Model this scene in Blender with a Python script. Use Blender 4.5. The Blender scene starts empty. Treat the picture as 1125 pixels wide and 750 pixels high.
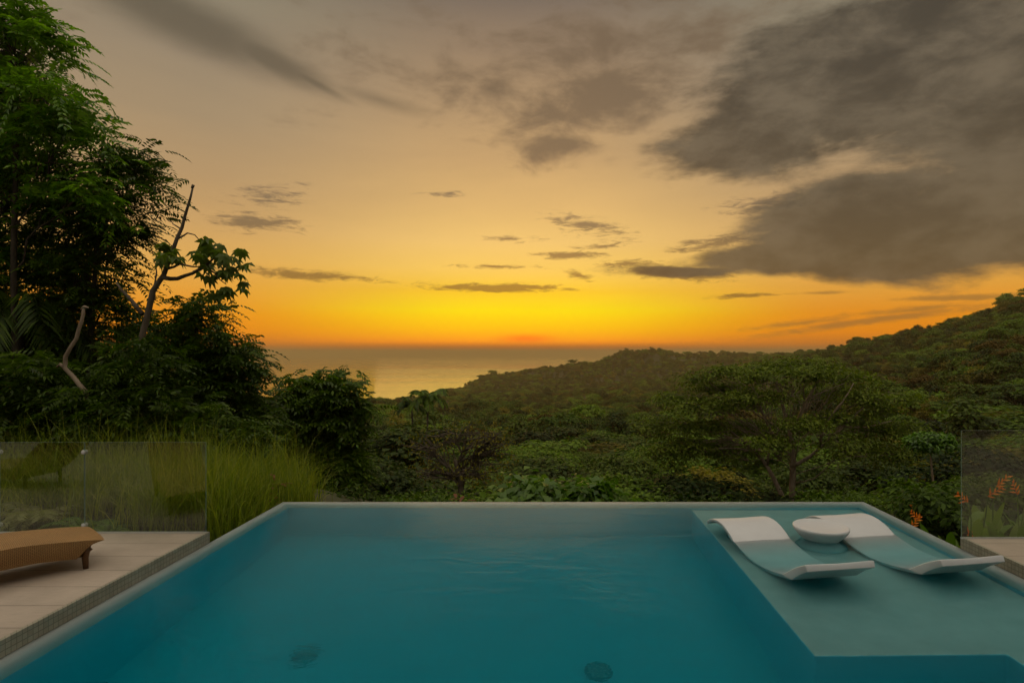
import bpy, math, random
import numpy as np
from math import radians as R, sin, cos, pi

sc = bpy.context.scene
C = sc.collection
H, F, VX, VY = 2.15, 650.0, 607.0, 387.0     # eye height above the water, focal length and vanishing point of the photo


def P(x, y, D):
    """point at distance D seen at photo pixel x, y"""
    return np.array([(x - VX) * D / F, D, H - (y - VY) * D / F])


# ------------------------------------------------------------------ mesh helpers
def new_mesh(name, V, Fc, mat=None, smooth=False):
    me = bpy.data.meshes.new(name)
    V = np.asarray(V, dtype=np.float32).reshape(-1, 3)
    if isinstance(Fc, np.ndarray) and Fc.ndim == 2:
        n, k = Fc.shape
        me.vertices.add(len(V)); me.vertices.foreach_set('co', V.ravel())
        me.loops.add(n * k); me.loops.foreach_set('vertex_index', Fc.astype(np.int32).ravel())
        me.polygons.add(n); me.polygons.foreach_set('loop_start', np.arange(0, n * k, k, dtype=np.int32))
        me.polygons.foreach_set('loop_total', np.full(n, k, dtype=np.int32))
        me.update(calc_edges=True)
    else:
        me.from_pydata([tuple(map(float, v)) for v in V], [], [tuple(int(i) for i in f) for f in Fc]); me.update()
    if smooth:
        me.polygons.foreach_set('use_smooth', np.ones(len(me.polygons), dtype=bool))
    if mat: me.materials.append(mat)
    return me


class MB:
    """collects shapes for ONE mesh"""
    def __init__(self): self.V = []; self.Fc = []; self.n = 0
    def add(self, V, Fc):
        V = np.asarray(V, float).reshape(-1, 3)
        self.V.append(V); self.Fc += [tuple(i + self.n for i in f) for f in Fc]; self.n += len(V)
    def box(self, x0, x1, y0, y1, z0, z1):
        self.add([(x, y, z) for z in (z0, z1) for x, y in ((x0, y0), (x1, y0), (x1, y1), (x0, y1))],
                 [(3, 2, 1, 0), (4, 5, 6, 7), (0, 1, 5, 4), (1, 2, 6, 5), (2, 3, 7, 6), (3, 0, 4, 7)])
    def tube(self, pts, rad, seg=6, cap=True):
        pts = np.asarray(pts, float); n = len(pts)
        T = np.gradient(pts, axis=0); T /= np.linalg.norm(T, axis=1)[:, None] + 1e-9
        a = np.array([0, 0, 1.0]) if abs(T[0][2]) < .9 else np.array([1.0, 0, 0])
        V = []
        u = np.cross(T[0], a); u /= np.linalg.norm(u)
        for i in range(n):
            u = u - T[i] * u.dot(T[i]); u /= np.linalg.norm(u) + 1e-9
            w = np.cross(T[i], u)
            for k in range(seg):
                t = 2 * pi * k / seg
                V.append(pts[i] + rad[i] * (cos(t) * u + sin(t) * w))
        Fc = [(i * seg + k, i * seg + (k + 1) % seg, (i + 1) * seg + (k + 1) % seg, (i + 1) * seg + k)
              for i in range(n - 1) for k in range(seg)]
        if cap: Fc += [tuple(range(seg))[::-1], tuple((n - 1) * seg + k for k in range(seg))]
        self.add(V, Fc)
    def lathe(self, prof, seg=48, c=(0, 0, 0)):
        V = []
        for r, z in prof:
            for k in range(seg):
                t = 2 * pi * k / seg; V.append((c[0] + r * cos(t), c[1] + r * sin(t), c[2] + z))
        Fc = [(i * seg + k, i * seg + (k + 1) % seg, (i + 1) * seg + (k + 1) % seg, (i + 1) * seg + k)
              for i in range(len(prof) - 1) for k in range(seg)]
        Fc += [tuple(range(seg))[::-1], tuple((len(prof) - 1) * seg + k for k in range(seg))]
        self.add(V, Fc)
    def mesh(self, name, mat, smooth=False): return new_mesh(name, np.concatenate(self.V), self.Fc, mat, smooth)
    def build(self, name, mat, parent=None, smooth=False, bevel=0):
        return link(name, self.mesh(name, mat, smooth), parent, bevel)


def link(name, me, parent=None, bevel=0, loc=None):
    o = bpy.data.objects.new(name, me); C.objects.link(o)
    if parent: o.parent = parent
    if loc is not None: o.location = loc
    if bevel:
        m = o.modifiers.new('b', 'BEVEL'); m.width = bevel; m.segments = 2; m.limit_method = 'ANGLE'
    return o


def tag(o, label=None, cat=None, group=None, kind=None):
    if label: o['label'] = label
    if cat: o['category'] = cat
    if group: o['group'] = group
    if kind: o['kind'] = kind
    return o


def empty(name, loc=(0, 0, 0), rz=0):
    o = bpy.data.objects.new(name, None); C.objects.link(o); o.location = loc; o.rotation_euler = (0, 0, rz)
    o.empty_display_size = .2
    return o


def copy_tree(o, parent=None):
    c = o.copy(); C.objects.link(c); c.parent = parent
    for ch in [x for x in bpy.data.objects if x.parent == o]: copy_tree(ch, c)
    return c


# ------------------------------------------------------------------ materials
class NT:
    def __init__(self, tree): self.t = tree; self.n = tree.nodes; self.n.clear()
    def nd(self, typ, **kw):
        n = self.n.new(typ)
        for k, v in kw.items(): setattr(n, k, v)
        return n
    def ln(self, a, b): self.t.links.new(a, b)
    def setin(self, s, v):
        if isinstance(v, bpy.types.NodeSocket): self.ln(v, s)
        elif v is not None: s.default_value = v
    def math(self, op, a, b=None, c=None, clamp=False):
        n = self.nd('ShaderNodeMath', operation=op, use_clamp=clamp)
        for i, v in enumerate((a, b, c)): self.setin(n.inputs[i], v)
        return n.outputs[0]
    def mix(self, f, a, b, mode='MIX'):
        n = self.nd('ShaderNodeMix', data_type='RGBA', blend_type=mode)
        self.setin(n.inputs[0], f)
        for i, v in ((6, a), (7, b)):
            if isinstance(v, (tuple, list)) and len(v) == 3: v = (*v, 1)
            self.setin(n.inputs[i], v)
        return n.outputs[2]
    def ramp(self, f, stops, interp='LINEAR'):
        n = self.nd('ShaderNodeValToRGB'); r = n.color_ramp; r.interpolation = interp
        while len(r.elements) > 1: r.elements.remove(r.elements[0])
        r.elements[0].position = stops[0][0]; r.elements[0].color = (*stops[0][1], 1)
        for p, c in stops[1:]:
            e = r.elements.new(p); e.color = (*c, 1)
        self.setin(n.inputs[0], f); return n.outputs[0]
    def noise(self, vec, scale, detail=3, rough=.5, dist=0):
        n = self.nd('ShaderNodeTexNoise'); self.setin(n.inputs['Vector'], vec)
        n.inputs['Scale'].default_value = scale; n.inputs['Detail'].default_value = detail
        n.inputs['Roughness'].default_value = rough; n.inputs['Distortion'].default_value = dist
        return n.outputs['Fac']
    def mapping(self, vec, loc=(0, 0, 0), rot=(0, 0, 0), scale=(1, 1, 1), typ='POINT'):
        n = self.nd('ShaderNodeMapping', vector_type=typ); self.setin(n.inputs[0], vec)
        n.inputs[1].default_value = loc; n.inputs[2].default_value = rot; n.inputs[3].default_value = scale
        return n.outputs[0]
    def mrange(self, v, a, b, c=0, d=1, interp='SMOOTHSTEP'):
        n = self.nd('ShaderNodeMapRange', interpolation_type=interp); n.clamp = True
        self.setin(n.inputs[0], v)
        for i, x in enumerate((a, b, c, d)): n.inputs[i + 1].default_value = x
        return n.outputs[0]
    def bump(self, h, strength, dist):
        n = self.nd('ShaderNodeBump'); n.inputs['Strength'].default_value = strength
        n.inputs['Distance'].default_value = dist; self.setin(n.inputs['Height'], h); return n.outputs[0]
    def princ(self, color, rough=.5, spec=.5, normal=None, metal=0):
        n = self.nd('ShaderNodeBsdfPrincipled')
        if isinstance(color, (tuple, list)) and len(color) == 3: color = (*color, 1)
        self.setin(n.inputs['Base Color'], color); self.setin(n.inputs['Roughness'], rough)
        n.inputs['Specular IOR Level'].default_value = spec; n.inputs['Metallic'].default_value = metal
        if normal is not None: self.ln(normal, n.inputs['Normal'])
        return n.outputs[0]
    def out(self, surf=None, vol=None):
        o = self.nd('ShaderNodeOutputMaterial')
        if surf is not None: self.ln(surf, o.inputs[0])
        if vol is not None: self.ln(vol, o.inputs[1])


def material(name):
    m = bpy.data.materials.new(name); m.use_nodes = True
    return m, NT(m.node_tree)


def foliage(name, cols, trans=.3, rough=.5, obj_var=.5, spec=.22):
    m, t = material(name)
    isl = t.nd('ShaderNodeNewGeometry').outputs['Random Per Island']
    oi = t.nd('ShaderNodeObjectInfo').outputs['Random']
    tc = t.nd('ShaderNodeTexCoord').outputs['Object']
    nz = t.noise(tc, 1.1, 2)
    f = t.math('ADD', t.math('MULTIPLY', isl, .45), t.math('MULTIPLY', nz, .55))
    f = t.math('ADD', f, t.math('MULTIPLY', t.math('SUBTRACT', oi, .5), obj_var), clamp=True)
    n = len(cols); col = t.ramp(f, [(i / (n - 1) * .8 + .1, c) for i, c in enumerate(cols)])
    p = t.princ(col, rough, spec)
    tr = t.nd('ShaderNodeBsdfTranslucent')
    t.ln(t.mix(1.0, col, (1.4, 1.6, .5), 'MULTIPLY'), tr.inputs[0])
    mx = t.nd('ShaderNodeMixShader'); mx.inputs[0].default_value = trans
    t.ln(p, mx.inputs[1]); t.ln(tr.outputs[0], mx.inputs[2]); t.out(mx.outputs[0])
    return m


def bark(name, a, b, scale=6):
    m, t = material(name)
    tc = t.nd('ShaderNodeTexCoord').outputs['Object']
    nz = t.noise(t.mapping(tc, scale=(1, 1, .25)), scale, 5, .65)
    t.out(t.princ(t.ramp(nz, [(.3, a), (.7, b)]), .85, .2, t.bump(nz, .6, .03)))
    return m


M = {}
M['leaf_bright'] = foliage('leaf_bright', [(.02, .05, .003), (.09, .19, .006), (.24, .42, .015)], .35, .4, .25, .4)
M['leaf_mid'] = foliage('leaf_mid', [(.016, .032, .003), (.06, .105, .005), (.16, .25, .010)], .3, .45, .3)
M['leaf_big'] = foliage('leaf_big', [(.05, .08, .012), (.09, .13, .02), (.13, .17, .03)], .35, .5, .2)
M['canopy_dark'] = foliage('canopy_dark', [(.012, .026, .003), (.040, .064, .006), (.095, .14, .012)], .25, .6, .8, .2)
M['canopy_green'] = foliage('canopy_green', [(.026, .05, .004), (.075, .13, .009), (.17, .26, .018)], .3, .6, .7, .2)
M['canopy_olive'] = foliage('canopy_olive', [(.05, .045, .003), (.13, .115, .008), (.24, .20, .014)], .3, .6, .7, .2)
M['canopy_brown'] = foliage('canopy_brown', [(.07, .045, .010), (.11, .075, .016), (.16, .12, .03)], .2, .7, .6, .1)
M['umbrella_leaf'] = foliage('umbrella_leaf', [(.04, .06, .004), (.11, .15, .010), (.22, .27, .018)], .3, .6, .1, .2)
M['grass'] = foliage('grass', [(.05, .09, .004), (.17, .22, .010), (.42, .40, .05)], .4, .55, .1, .3)
M['lawn_leaf'] = foliage('lawn_leaf', [(.03, .05, .008), (.05, .08, .012), (.08, .11, .02)], .25, .6, .1, .2)
M['plant_leaf'] = foliage('plant_leaf', [(.05, .11, .01), (.11, .20, .02), (.22, .30, .05)], .35, .4, .4, .4)
M['fern'] = foliage('fern', [(.11, .13, .03), (.2, .21, .06), (.3, .30, .12)], .35, .5, .3, .3)
M['flower'] = foliage('flower', [(.6, .10, .01), (.8, .24, .015), (.85, .42, .03)], .3, .4, .2, .4)
M['red_leaf'] = foliage('red_leaf', [(.14, .05, .02), (.25, .09, .03), (.3, .14, .05)], .3, .5, .2, .3)
M['bark_dark'] = bark('bark_dark', (.035, .025, .018), (.10, .08, .06))
M['bark_pale'] = bark('bark_pale', (.17, .12, .08), (.40, .31, .23))
M['bark_grey'] = bark('bark_grey', (.06, .045, .03), (.17, .135, .10))


def simple_noise_mat(name, a, b, scale, rough, bump=.1, dist=.01, spec=.4):
    m, t = material(name)
    tc = t.nd('ShaderNodeTexCoord').outputs['Object']
    nz = t.noise(tc, scale, 6, .6)
    t.out(t.princ(t.ramp(nz, [(.3, a), (.7, b)]), rough, spec, t.bump(nz, bump, dist)))
    return m


M['forest_floor'] = simple_noise_mat('forest_floor', (.016, .022, .008), (.04, .05, .018), .05, .9)
M['soil'] = simple_noise_mat('soil', (.03, .04, .014), (.07, .07, .03), 3, .95, .5, .03)
M['steel'] = simple_noise_mat('steel', (.5, .5, .5), (.6, .6, .58), 20, .35)
M['dark_grille'] = simple_noise_mat('dark_grille', (.02, .03, .03), (.05, .06, .06), 20, .5)


def shell_mat():
    m, t = material('white_moulded_resin')
    tc = t.nd('ShaderNodeTexCoord').outputs['Object']
    nz = t.noise(tc, 2.5, 5, .6); fine = t.noise(tc, 220, 3)
    t.out(t.princ(t.ramp(nz, [(.3, (.60, .60, .61)), (.7, (.68, .68, .69))]), .42, .45, t.bump(fine, .15, .002)))
    return m
M['shell'] = shell_mat()


def deck_mat():
    m, t = material('deck_tiles')
    tc = t.nd('ShaderNodeTexCoord').outputs['Object']
    b = t.nd('ShaderNodeTexBrick'); b.offset = .0; b.offset_frequency = 2
    t.ln(t.mapping(tc, loc=(.3, -.13, 0)), b.inputs['Vector'])
    b.inputs['Scale'].default_value = 1; b.inputs['Brick Width'].default_value = 1.2; b.inputs['Row Height'].default_value = .385
    b.inputs['Mortar Size'].default_value = .004; b.inputs['Mortar Smooth'].default_value = .3; b.inputs['Bias'].default_value = 0
    b.inputs['Color1'].default_value = (.44, .365, .295, 1); b.inputs['Color2'].default_value = (.49, .405, .33, 1)
    b.inputs['Mortar'].default_value = (.13, .11, .09, 1)
    n1 = t.noise(tc, 1.3, 6, .65); n2 = t.noise(t.mapping(tc, scale=(1, 4, 1)), 9, 5, .7)
    c = t.mix(.8, b.outputs['Color'], t.ramp(n1, [(.3, (.74, .73, .72)), (.7, (1.1, 1.1, 1.1))]), 'MULTIPLY')
    c = t.mix(.35, c, t.ramp(n2, [(.3, (.75, .74, .72)), (.7, (1.1, 1.1, 1.1))]), 'MULTIPLY')
    h = t.math('SUBTRACT', t.math('MULTIPLY', n2, .15), b.outputs['Fac'])
    t.out(t.princ(c, t.mrange(n1, .2, .8, .45, .7), .4, t.bump(h, .4, .004)))
    return m
M['deck'] = deck_mat()


def mosaic_mat(name, c1, c2, mortar, w=.045, msize=.003):
    m, t = material(name)
    tc = t.nd('ShaderNodeTexCoord').outputs['Object']
    s = t.nd('ShaderNodeSeparateXYZ'); t.ln(tc, s.inputs[0])
    cb = t.nd('ShaderNodeCombineXYZ')
    t.ln(t.math('ADD', s.outputs[0], s.outputs[1]), cb.inputs[0]); t.ln(s.outputs[2], cb.inputs[1])
    b = t.nd('ShaderNodeTexBrick'); b.offset = 0
    t.ln(cb.outputs[0], b.inputs['Vector'])
    b.inputs['Scale'].default_value = 1; b.inputs['Brick Width'].default_value = w; b.inputs['Row Height'].default_value = w
    b.inputs['Mortar Size'].default_value = msize; b.inputs['Bias'].default_value = 0
    b.inputs['Color1'].default_value = (*c1, 1); b.inputs['Color2'].default_value = (*c2, 1); b.inputs['Mortar'].default_value = (*mortar, 1)
    n1 = t.noise(tc, 3, 5, .6)
    c = t.mix(.5, b.outputs['Color'], t.ramp(n1, [(.3, (.7, .7, .68)), (.7, (1.1, 1.1, 1.1))]), 'MULTIPLY')
    t.out(t.princ(c, .4, .5, t.bump(t.math('MULTIPLY', b.outputs['Fac'], -1), .3, .002)))
    return m
M['mosaic'] = mosaic_mat('mosaic', (.30, .28, .21), (.37, .345, .265), (.19, .175, .13))


def plaster_mat(name, a, b):
    m, t = material(name)
    tc = t.nd('ShaderNodeTexCoord').outputs['Object']
    n1 = t.noise(tc, .9, 5, .6); n2 = t.noise(t.mapping(tc, scale=(1, 6, 1)), 30, 4, .7)
    c = t.ramp(n1, [(.3, a), (.7, b)])
    c = t.mix(.25, c, t.ramp(n2, [(.3, (.8, .8, .8)), (.7, (1.1, 1.1, 1.1))]), 'MULTIPLY')
    t.out(t.princ(c, .6, .3, t.bump(n2, .15, .003)))
    return m
M['plaster'] = plaster_mat('pool_plaster', (.36, .70, .86), (.42, .77, .93))
M['shelf_plaster'] = mosaic_mat('shelf_mosaic', (.86, .72, .70), (.92, .80, .78), (.66, .54, .53), .06, .004)
M['rim'] = plaster_mat('rim_stone', (.52, .56, .55), (.60, .64, .63))


def wicker_mat():
    m, t = material('woven_wicker')
    uv = t.nd('ShaderNodeTexCoord').outputs['UV']
    n = t.noise(uv, 3, 4)
    ck = t.nd('ShaderNodeTexChecker'); t.ln(uv, ck.inputs[0]); ck.inputs['Scale'].default_value = 2 / .026
    s = t.nd('ShaderNodeSeparateXYZ'); t.ln(uv, s.inputs[0])
    k = 2 * pi / .026
    wx = t.math('ABSOLUTE', t.math('SINE', t.math('MULTIPLY', s.outputs[0], k)))
    wy = t.math('ABSOLUTE', t.math('SINE', t.math('MULTIPLY', s.outputs[1], k)))
    mx = t.nd('ShaderNodeMix'); t.ln(ck.outputs['Fac'], mx.inputs[0]); t.ln(wx, mx.inputs[2]); t.ln(wy, mx.inputs[3])
    h = mx.outputs[0]
    c = t.mix(t.mrange(h, .1, .75), (.10, .045, .014), (.47, .27, .10))
    c = t.mix(.5, c, t.ramp(n, [(.3, (.7, .68, .66)), (.7, (1.15, 1.1, 1.05))]), 'MULTIPLY')
    t.out(t.princ(c, .5, .4, t.bump(h, .7, .006)))
    return m
M['wicker'] = wicker_mat()


def water_mat():
    m, t = material('pool_water')
    tc = t.nd('ShaderNodeTexCoord').outputs['Object']
    warp = t.noise(tc, .7, 2)
    # fans of ripples where the return jets push up, calm elsewhere
    n1 = t.noise(t.mapping(tc, rot=(0, 0, .5), scale=(1, 1.6, 1)), 2.2, 4, .55, 1.0)
    n2 = t.noise(t.mapping(tc, rot=(0, 0, -.6), scale=(1, 2.2, 1)), 9, 3, .5, 1.2)
    patch = t.mrange(t.noise(tc, .55, 1), .42, .66)
    s = t.nd('ShaderNodeSeparateXYZ'); t.ln(tc, s.inputs[0])
    shelf = t.mrange(s.outputs[0], 1.2, 2.4, 1, .15)
    h = t.math('ADD', t.math('MULTIPLY', n1, .7), t.math('MULTIPLY', t.math('MULTIPLY', n2, patch), .6))
    h = t.math('MULTIPLY', h, shelf)
    bp = t.bump(h, .24, .026)
    rf = t.nd('ShaderNodeBsdfRefraction'); rf.inputs['Roughness'].default_value = .07; rf.inputs['IOR'].default_value = 1.333; t.ln(bp, rf.inputs['Normal'])
    gy = t.nd('ShaderNodeBsdfGlossy'); gy.inputs['Roughness'].default_value = .07; t.ln(bp, gy.inputs['Normal'])
    fr = t.nd('ShaderNodeFresnel'); fr.inputs[0].default_value = 1.333; t.ln(bp, fr.inputs['Normal'])
    back = t.nd('ShaderNodeNewGeometry').outputs['Backfacing']
    g = t.nd('ShaderNodeMixShader')
    t.ln(t.math('MULTIPLY', fr.outputs[0], t.math('MULTIPLY_ADD', back, .64, .36)), g.inputs[0]); t.ln(rf.outputs[0], g.inputs[1]); t.ln(gy.outputs[0], g.inputs[2])
    v = t.nd('ShaderNodeVolumeAbsorption'); v.inputs[0].default_value = (.0, .92, .968, 1); v.inputs[1].default_value = 1.6
    vs = t.nd('ShaderNodeVolumeScatter'); vs.inputs['Color'].default_value = (.02, .82, 1.0, 1); vs.inputs['Density'].default_value = .50; vs.inputs['Anisotropy'].default_value = .2
    va = t.nd('ShaderNodeAddShader'); t.ln(v.outputs[0], va.inputs[0]); t.ln(vs.outputs[0], va.inputs[1])
    t.out(g.outputs[0], va.outputs[0])
    return m
M['water'] = water_mat()


def sea_mat():
    m, t = material('sea_water')
    tc = t.nd('ShaderNodeTexCoord').outputs['Object']
    n1 = t.noise(t.mapping(tc, rot=(0, 0, .12), scale=(.25, 1, 1)), .012, 6, .65, .4)
    n2 = t.noise(t.mapping(tc, rot=(0, 0, -.1), scale=(.06, 1, 1)), .0022, 4, .6, .6)
    h = t.math('ADD', t.math('MULTIPLY', n1, 1), t.math('MULTIPLY', n2, 4))
    rough = t.mrange(n2, .35, .65, .04, .16)
    t.out(t.princ((.012, .018, .012), rough, .5, t.bump(h, .10, 3)))
    return m
M['sea'] = sea_mat()


def glass_mat():
    m, t = material('clear_glass')
    tr = t.nd('ShaderNodeBsdfTransparent'); tr.inputs[0].default_value = (.90, .93, .88, 1)
    gl = t.nd('ShaderNodeBsdfGlossy'); gl.inputs['Roughness'].default_value = .0
    fr = t.nd('ShaderNodeFresnel'); fr.inputs[0].default_value = 2.1
    front = t.math('SUBTRACT', 1, t.nd('ShaderNodeNewGeometry').outputs['Backfacing'])
    mx = t.nd('ShaderNodeMixShader'); t.ln(t.math('MULTIPLY', t.math('MULTIPLY', fr.outputs[0], front), .95, clamp=True), mx.inputs[0]); t.ln(tr.outputs[0], mx.inputs[1]); t.ln(gl.outputs[0], mx.inputs[2])
    t.out(mx.outputs[0]); return m
M['glass'] = glass_mat()


M['glass_edge'] = simple_noise_mat('glass_edge', (.16, .24, .19), (.2, .3, .24), 3, .3)


# ------------------------------------------------------------------ foliage geometry (numpy)
def unit(v): return v / (np.linalg.norm(v, axis=-1, keepdims=True) + 1e-9)


def leaf_quads(rng, base, direc, normal, L, W, droop=.25):
    """one folded rhombus leaf per row"""
    n = len(base); L = L * rng.uniform(.7, 1.25, (n, 1)); W = W * rng.uniform(.8, 1.2, (n, 1))
    side = unit(np.cross(direc, normal)); nn = unit(np.cross(side, direc))
    mid = base + direc * L * .45 + nn * L * .04
    tip = base + direc * L - np.array([0, 0, 1.0]) * L * droop
    V = np.stack([base, mid + side * W * .5, tip, mid - side * W * .5], 1)
    return V.reshape(-1, 3), np.arange(4 * n).reshape(n, 4)


def rand_dirs(rng, n): return unit(rng.normal(size=(n, 3)))


def clump_centres(rng, lobes, per, inner=.45, under=.65):
    out, dirs = [], []
    vols = np.array([l[3] * l[4] + l[3] * l[5] + l[4] * l[5] for l in lobes]); tot = int(per * len(lobes))
    for l, v in zip(lobes, vols / vols.sum()):
        k = max(2, int(tot * v)); d = rand_dirs(rng, k)
        fl = (d[:, 2] < -.25) & (rng.random(k) < under); d[fl, 2] *= -1
        r = rng.uniform(inner, 1.05, (k, 1)) ** .6
        out.append(np.array(l[:3]) + d * r * np.array(l[3:6])); dirs.append(d)
    return np.concatenate(out), np.concatenate(dirs)


def crown_cards(rng, cc, cd, cr, n, L, W, flat=.55, up=.8):
    k = len(cc)
    off = rng.normal(size=(k, n, 3)) * cr * np.array([1, 1, flat])
    base = (cc[:, None] + off).reshape(-1, 3)
    nrm = unit(np.repeat(cd, n, 0) * .5 + np.array([0, 0, up]) + unit(off.reshape(-1, 3)) * .4 + rng.normal(size=(k * n, 3)) * .35)
    d = unit(np.cross(nrm, rng.normal(size=(k * n, 3))))
    return leaf_quads(rng, base, d, nrm, L, W)


def crown_fronds(rng, cc, cd, cr, n, FL, pairs, L, W):
    """pinnate fronds: leaflets in pairs along an arching stalk"""
    k = len(cc)
    base = (cc[:, None] + rng.normal(size=(k, n, 3)) * cr * np.array([1, 1, .6])).reshape(-1, 3)
    N = k * n
    d = np.repeat(cd, n, 0) * .5 + rng.normal(size=(N, 3)) * .7; d[:, 2] = d[:, 2] * .4 + .12
    d = unit(d); up = unit(np.array([0, 0, 1.0]) + rng.normal(size=(N, 3)) * .35)
    side = unit(np.cross(d, up)); up = np.cross(side, d)
    fl = FL * rng.uniform(.6, 1.3, (N, 1))
    bs, ds, ns = [], [], []
    for i in range(pairs):
        s = (i + .6) / pairs
        p = base + d * fl * s - np.array([0, 0, 1.0]) * fl * (.45 * s * s)
        for sg in (-1, 1):
            bs.append(p); ds.append(unit(side * sg + d * .55 - np.array([0, 0, .35]))); ns.append(up)
    bs.append(base + d * fl - np.array([0, 0, 1.0]) * fl * .45); ds.append(unit(d - np.array([0, 0, .7]))); ns.append(up)
    return leaf_quads(rng, np.concatenate(bs), np.concatenate(ds), np.concatenate(ns), L, W, .15)


def crown_palmate(rng, pts, L, W, lobes=8):
    """large umbrella-shaped leaves of drooping fingers"""
    bs, ds, ns = [], [], []
    N = len(pts); tilt = unit(np.array([0, 0, 1.0]) + rng.normal(size=(N, 3)) * .45)
    a = unit(np.cross(tilt, rng.normal(size=(N, 3)))); b = np.cross(tilt, a)
    for i in range(lobes):
        t = 2 * pi * i / lobes
        bs.append(pts); ds.append(unit(a * cos(t) + b * sin(t) - np.array([0, 0, .45]))); ns.append(tilt)
    return leaf_quads(rng, np.concatenate(bs), np.concatenate(ds), np.concatenate(ns), L, W, .3)


def bent(a, b, rng, k=6, amp=.08, sag=0.0):
    a, b = np.array(a, float), np.array(b, float); t = np.linspace(0, 1, k)[:, None]
    L = np.linalg.norm(b - a)
    off = rng.normal(size=(k, 3)) * amp * L * (t * (1 - t) * 2)
    off[:, 2] += (sag * L * 4 * t * (1 - t))[:, 0]
    return a + (b - a) * t + off


def wood(mb, rng, trunk, r0, r1, lobes, cc, twig=.02, twigs=1.0, lo=.35, seg=7, limb=.45):
    trunk = np.asarray(trunk, float)
    mb.tube(trunk, np.linspace(r0, r1, len(trunk)), seg + 2)
    for l in lobes:
        c = np.array(l[:3]); i = int(len(trunk) * rng.uniform(lo, .95)); i = min(i, len(trunk) - 1)
        rr = (r0 + (r1 - r0) * i / len(trunk)) * limb
        pts = bent(trunk[i], c, rng, 7, .09, .05)
        mb.tube(pts, np.linspace(rr, rr * .3, 7), seg)
        rad = np.linalg.norm((cc - c) / np.array(l[3:6]), axis=1)
        idx = np.where(rad < 1.2)[0]
        if len(idx): idx = rng.choice(idx, max(1, int(len(idx) * twigs)), replace=False)
        for j in idx:
            s = pts[rng.integers(2, 7)]
            mb.tube(bent(s, cc[j], rng, 4, .08, .04), np.linspace(max(rr * .28, twig), twig * .4, 4), 4, False)


def tree_thing(name, loc, crown_me, trunk_me, crown_name='crown'):
    e = empty(name, loc)
    link('trunk', trunk_me, e); link(crown_name, crown_me, e)
    return e


# ------------------------------------------------------------------ the land
Ds = np.array([12, 25, 40, 60, 80, 120, 170, 260, 450, 700, 1000, 1300, 1500, 1800, 2200, 3000.])
base = [552, 545, 530, 515, 505, 492, 482, 470]
cols = {
    -500: base + [456, 449, 449, 447, 448, 448, 440, 430],
    400: base + [456, 449, 449, 447, 448, 448, 440, 430],
    450: base + [456, 448, 444, 442, 441, 447, 440, 430],
    500: base + [456, 446, 440, 437, 432, 428, 436, 430],
    540: base + [455, 445, 438, 434, 428, 410, 418, 430],
    600: base + [455, 444, 437, 432, 424, 403, 410, 430],
    650: base + [455, 443, 435, 429, 421, 398, 402, 430],
    690: base + [455, 442, 433, 427, 418, 387, 392, 425],
    715: base + [455, 441, 432, 425, 416, 386, 392, 425],
    750: base + [455, 440, 429, 420, 411, 391, 395, 425],
    800: base + [455, 436, 424, 412, 404, 391, 393, 425],
    860: [552, 545, 530, 515, 505, 490, 480, 466, 444, 418, 400, 391, 392, 393, 395, 400],
    900: [552, 545, 530, 515, 503, 488, 476, 460, 432, 404, 387, 388, 390, 392, 395, 400],
    950: [552, 543, 527, 512, 500, 484, 470, 448, 414, 385, 376, 380, 384, 388, 390, 395],
    1000: [552, 540, 524, 508, 496, 478, 460, 434, 394, 371, 372, 378, 382, 386, 390, 395],
    1060: [556, 537, 512, 498, 486, 464, 438, 400, 362, 356, 362, 372, 380, 384, 388, 395],
    1125: [560, 535, 505, 488, 474, 446, 412, 362, 328, 336, 350, 366, 376, 384, 388, 395],
    1300: [560, 530, 498, 474, 450, 415, 375, 330, 318, 325, 330, 360, 376, 384, 388, 395],
    2200: [560, 530, 490, 460, 430, 395, 360, 325, 318, 325, 330, 360, 376, 384, 388, 395],
}
XC = np.array(sorted(cols)); TAB = np.array([cols[x] for x in XC], float)      # canopy line in photo rows


def vnoise(x, y, seed=0):
    xi, yi = np.floor(x).astype(np.int64), np.floor(y).astype(np.int64); fx, fy = x - xi, y - yi
    fx, fy = fx * fx * (3 - 2 * fx), fy * fy * (3 - 2 * fy)
    def h(a, b):
        n = (a * 374761393 + b * 668265263 + seed * 1274126177) & 0xffffffff
        n = ((n ^ (n >> 13)) * 1274126177) & 0xffffffff
        return ((n ^ (n >> 16)) & 0xffff) / 65535.0
    return (h(xi, yi) * (1 - fx) + h(xi + 1, yi) * fx) * (1 - fy) + (h(xi, yi + 1) * (1 - fx) + h(xi + 1, yi + 1) * fx) * fy


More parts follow.
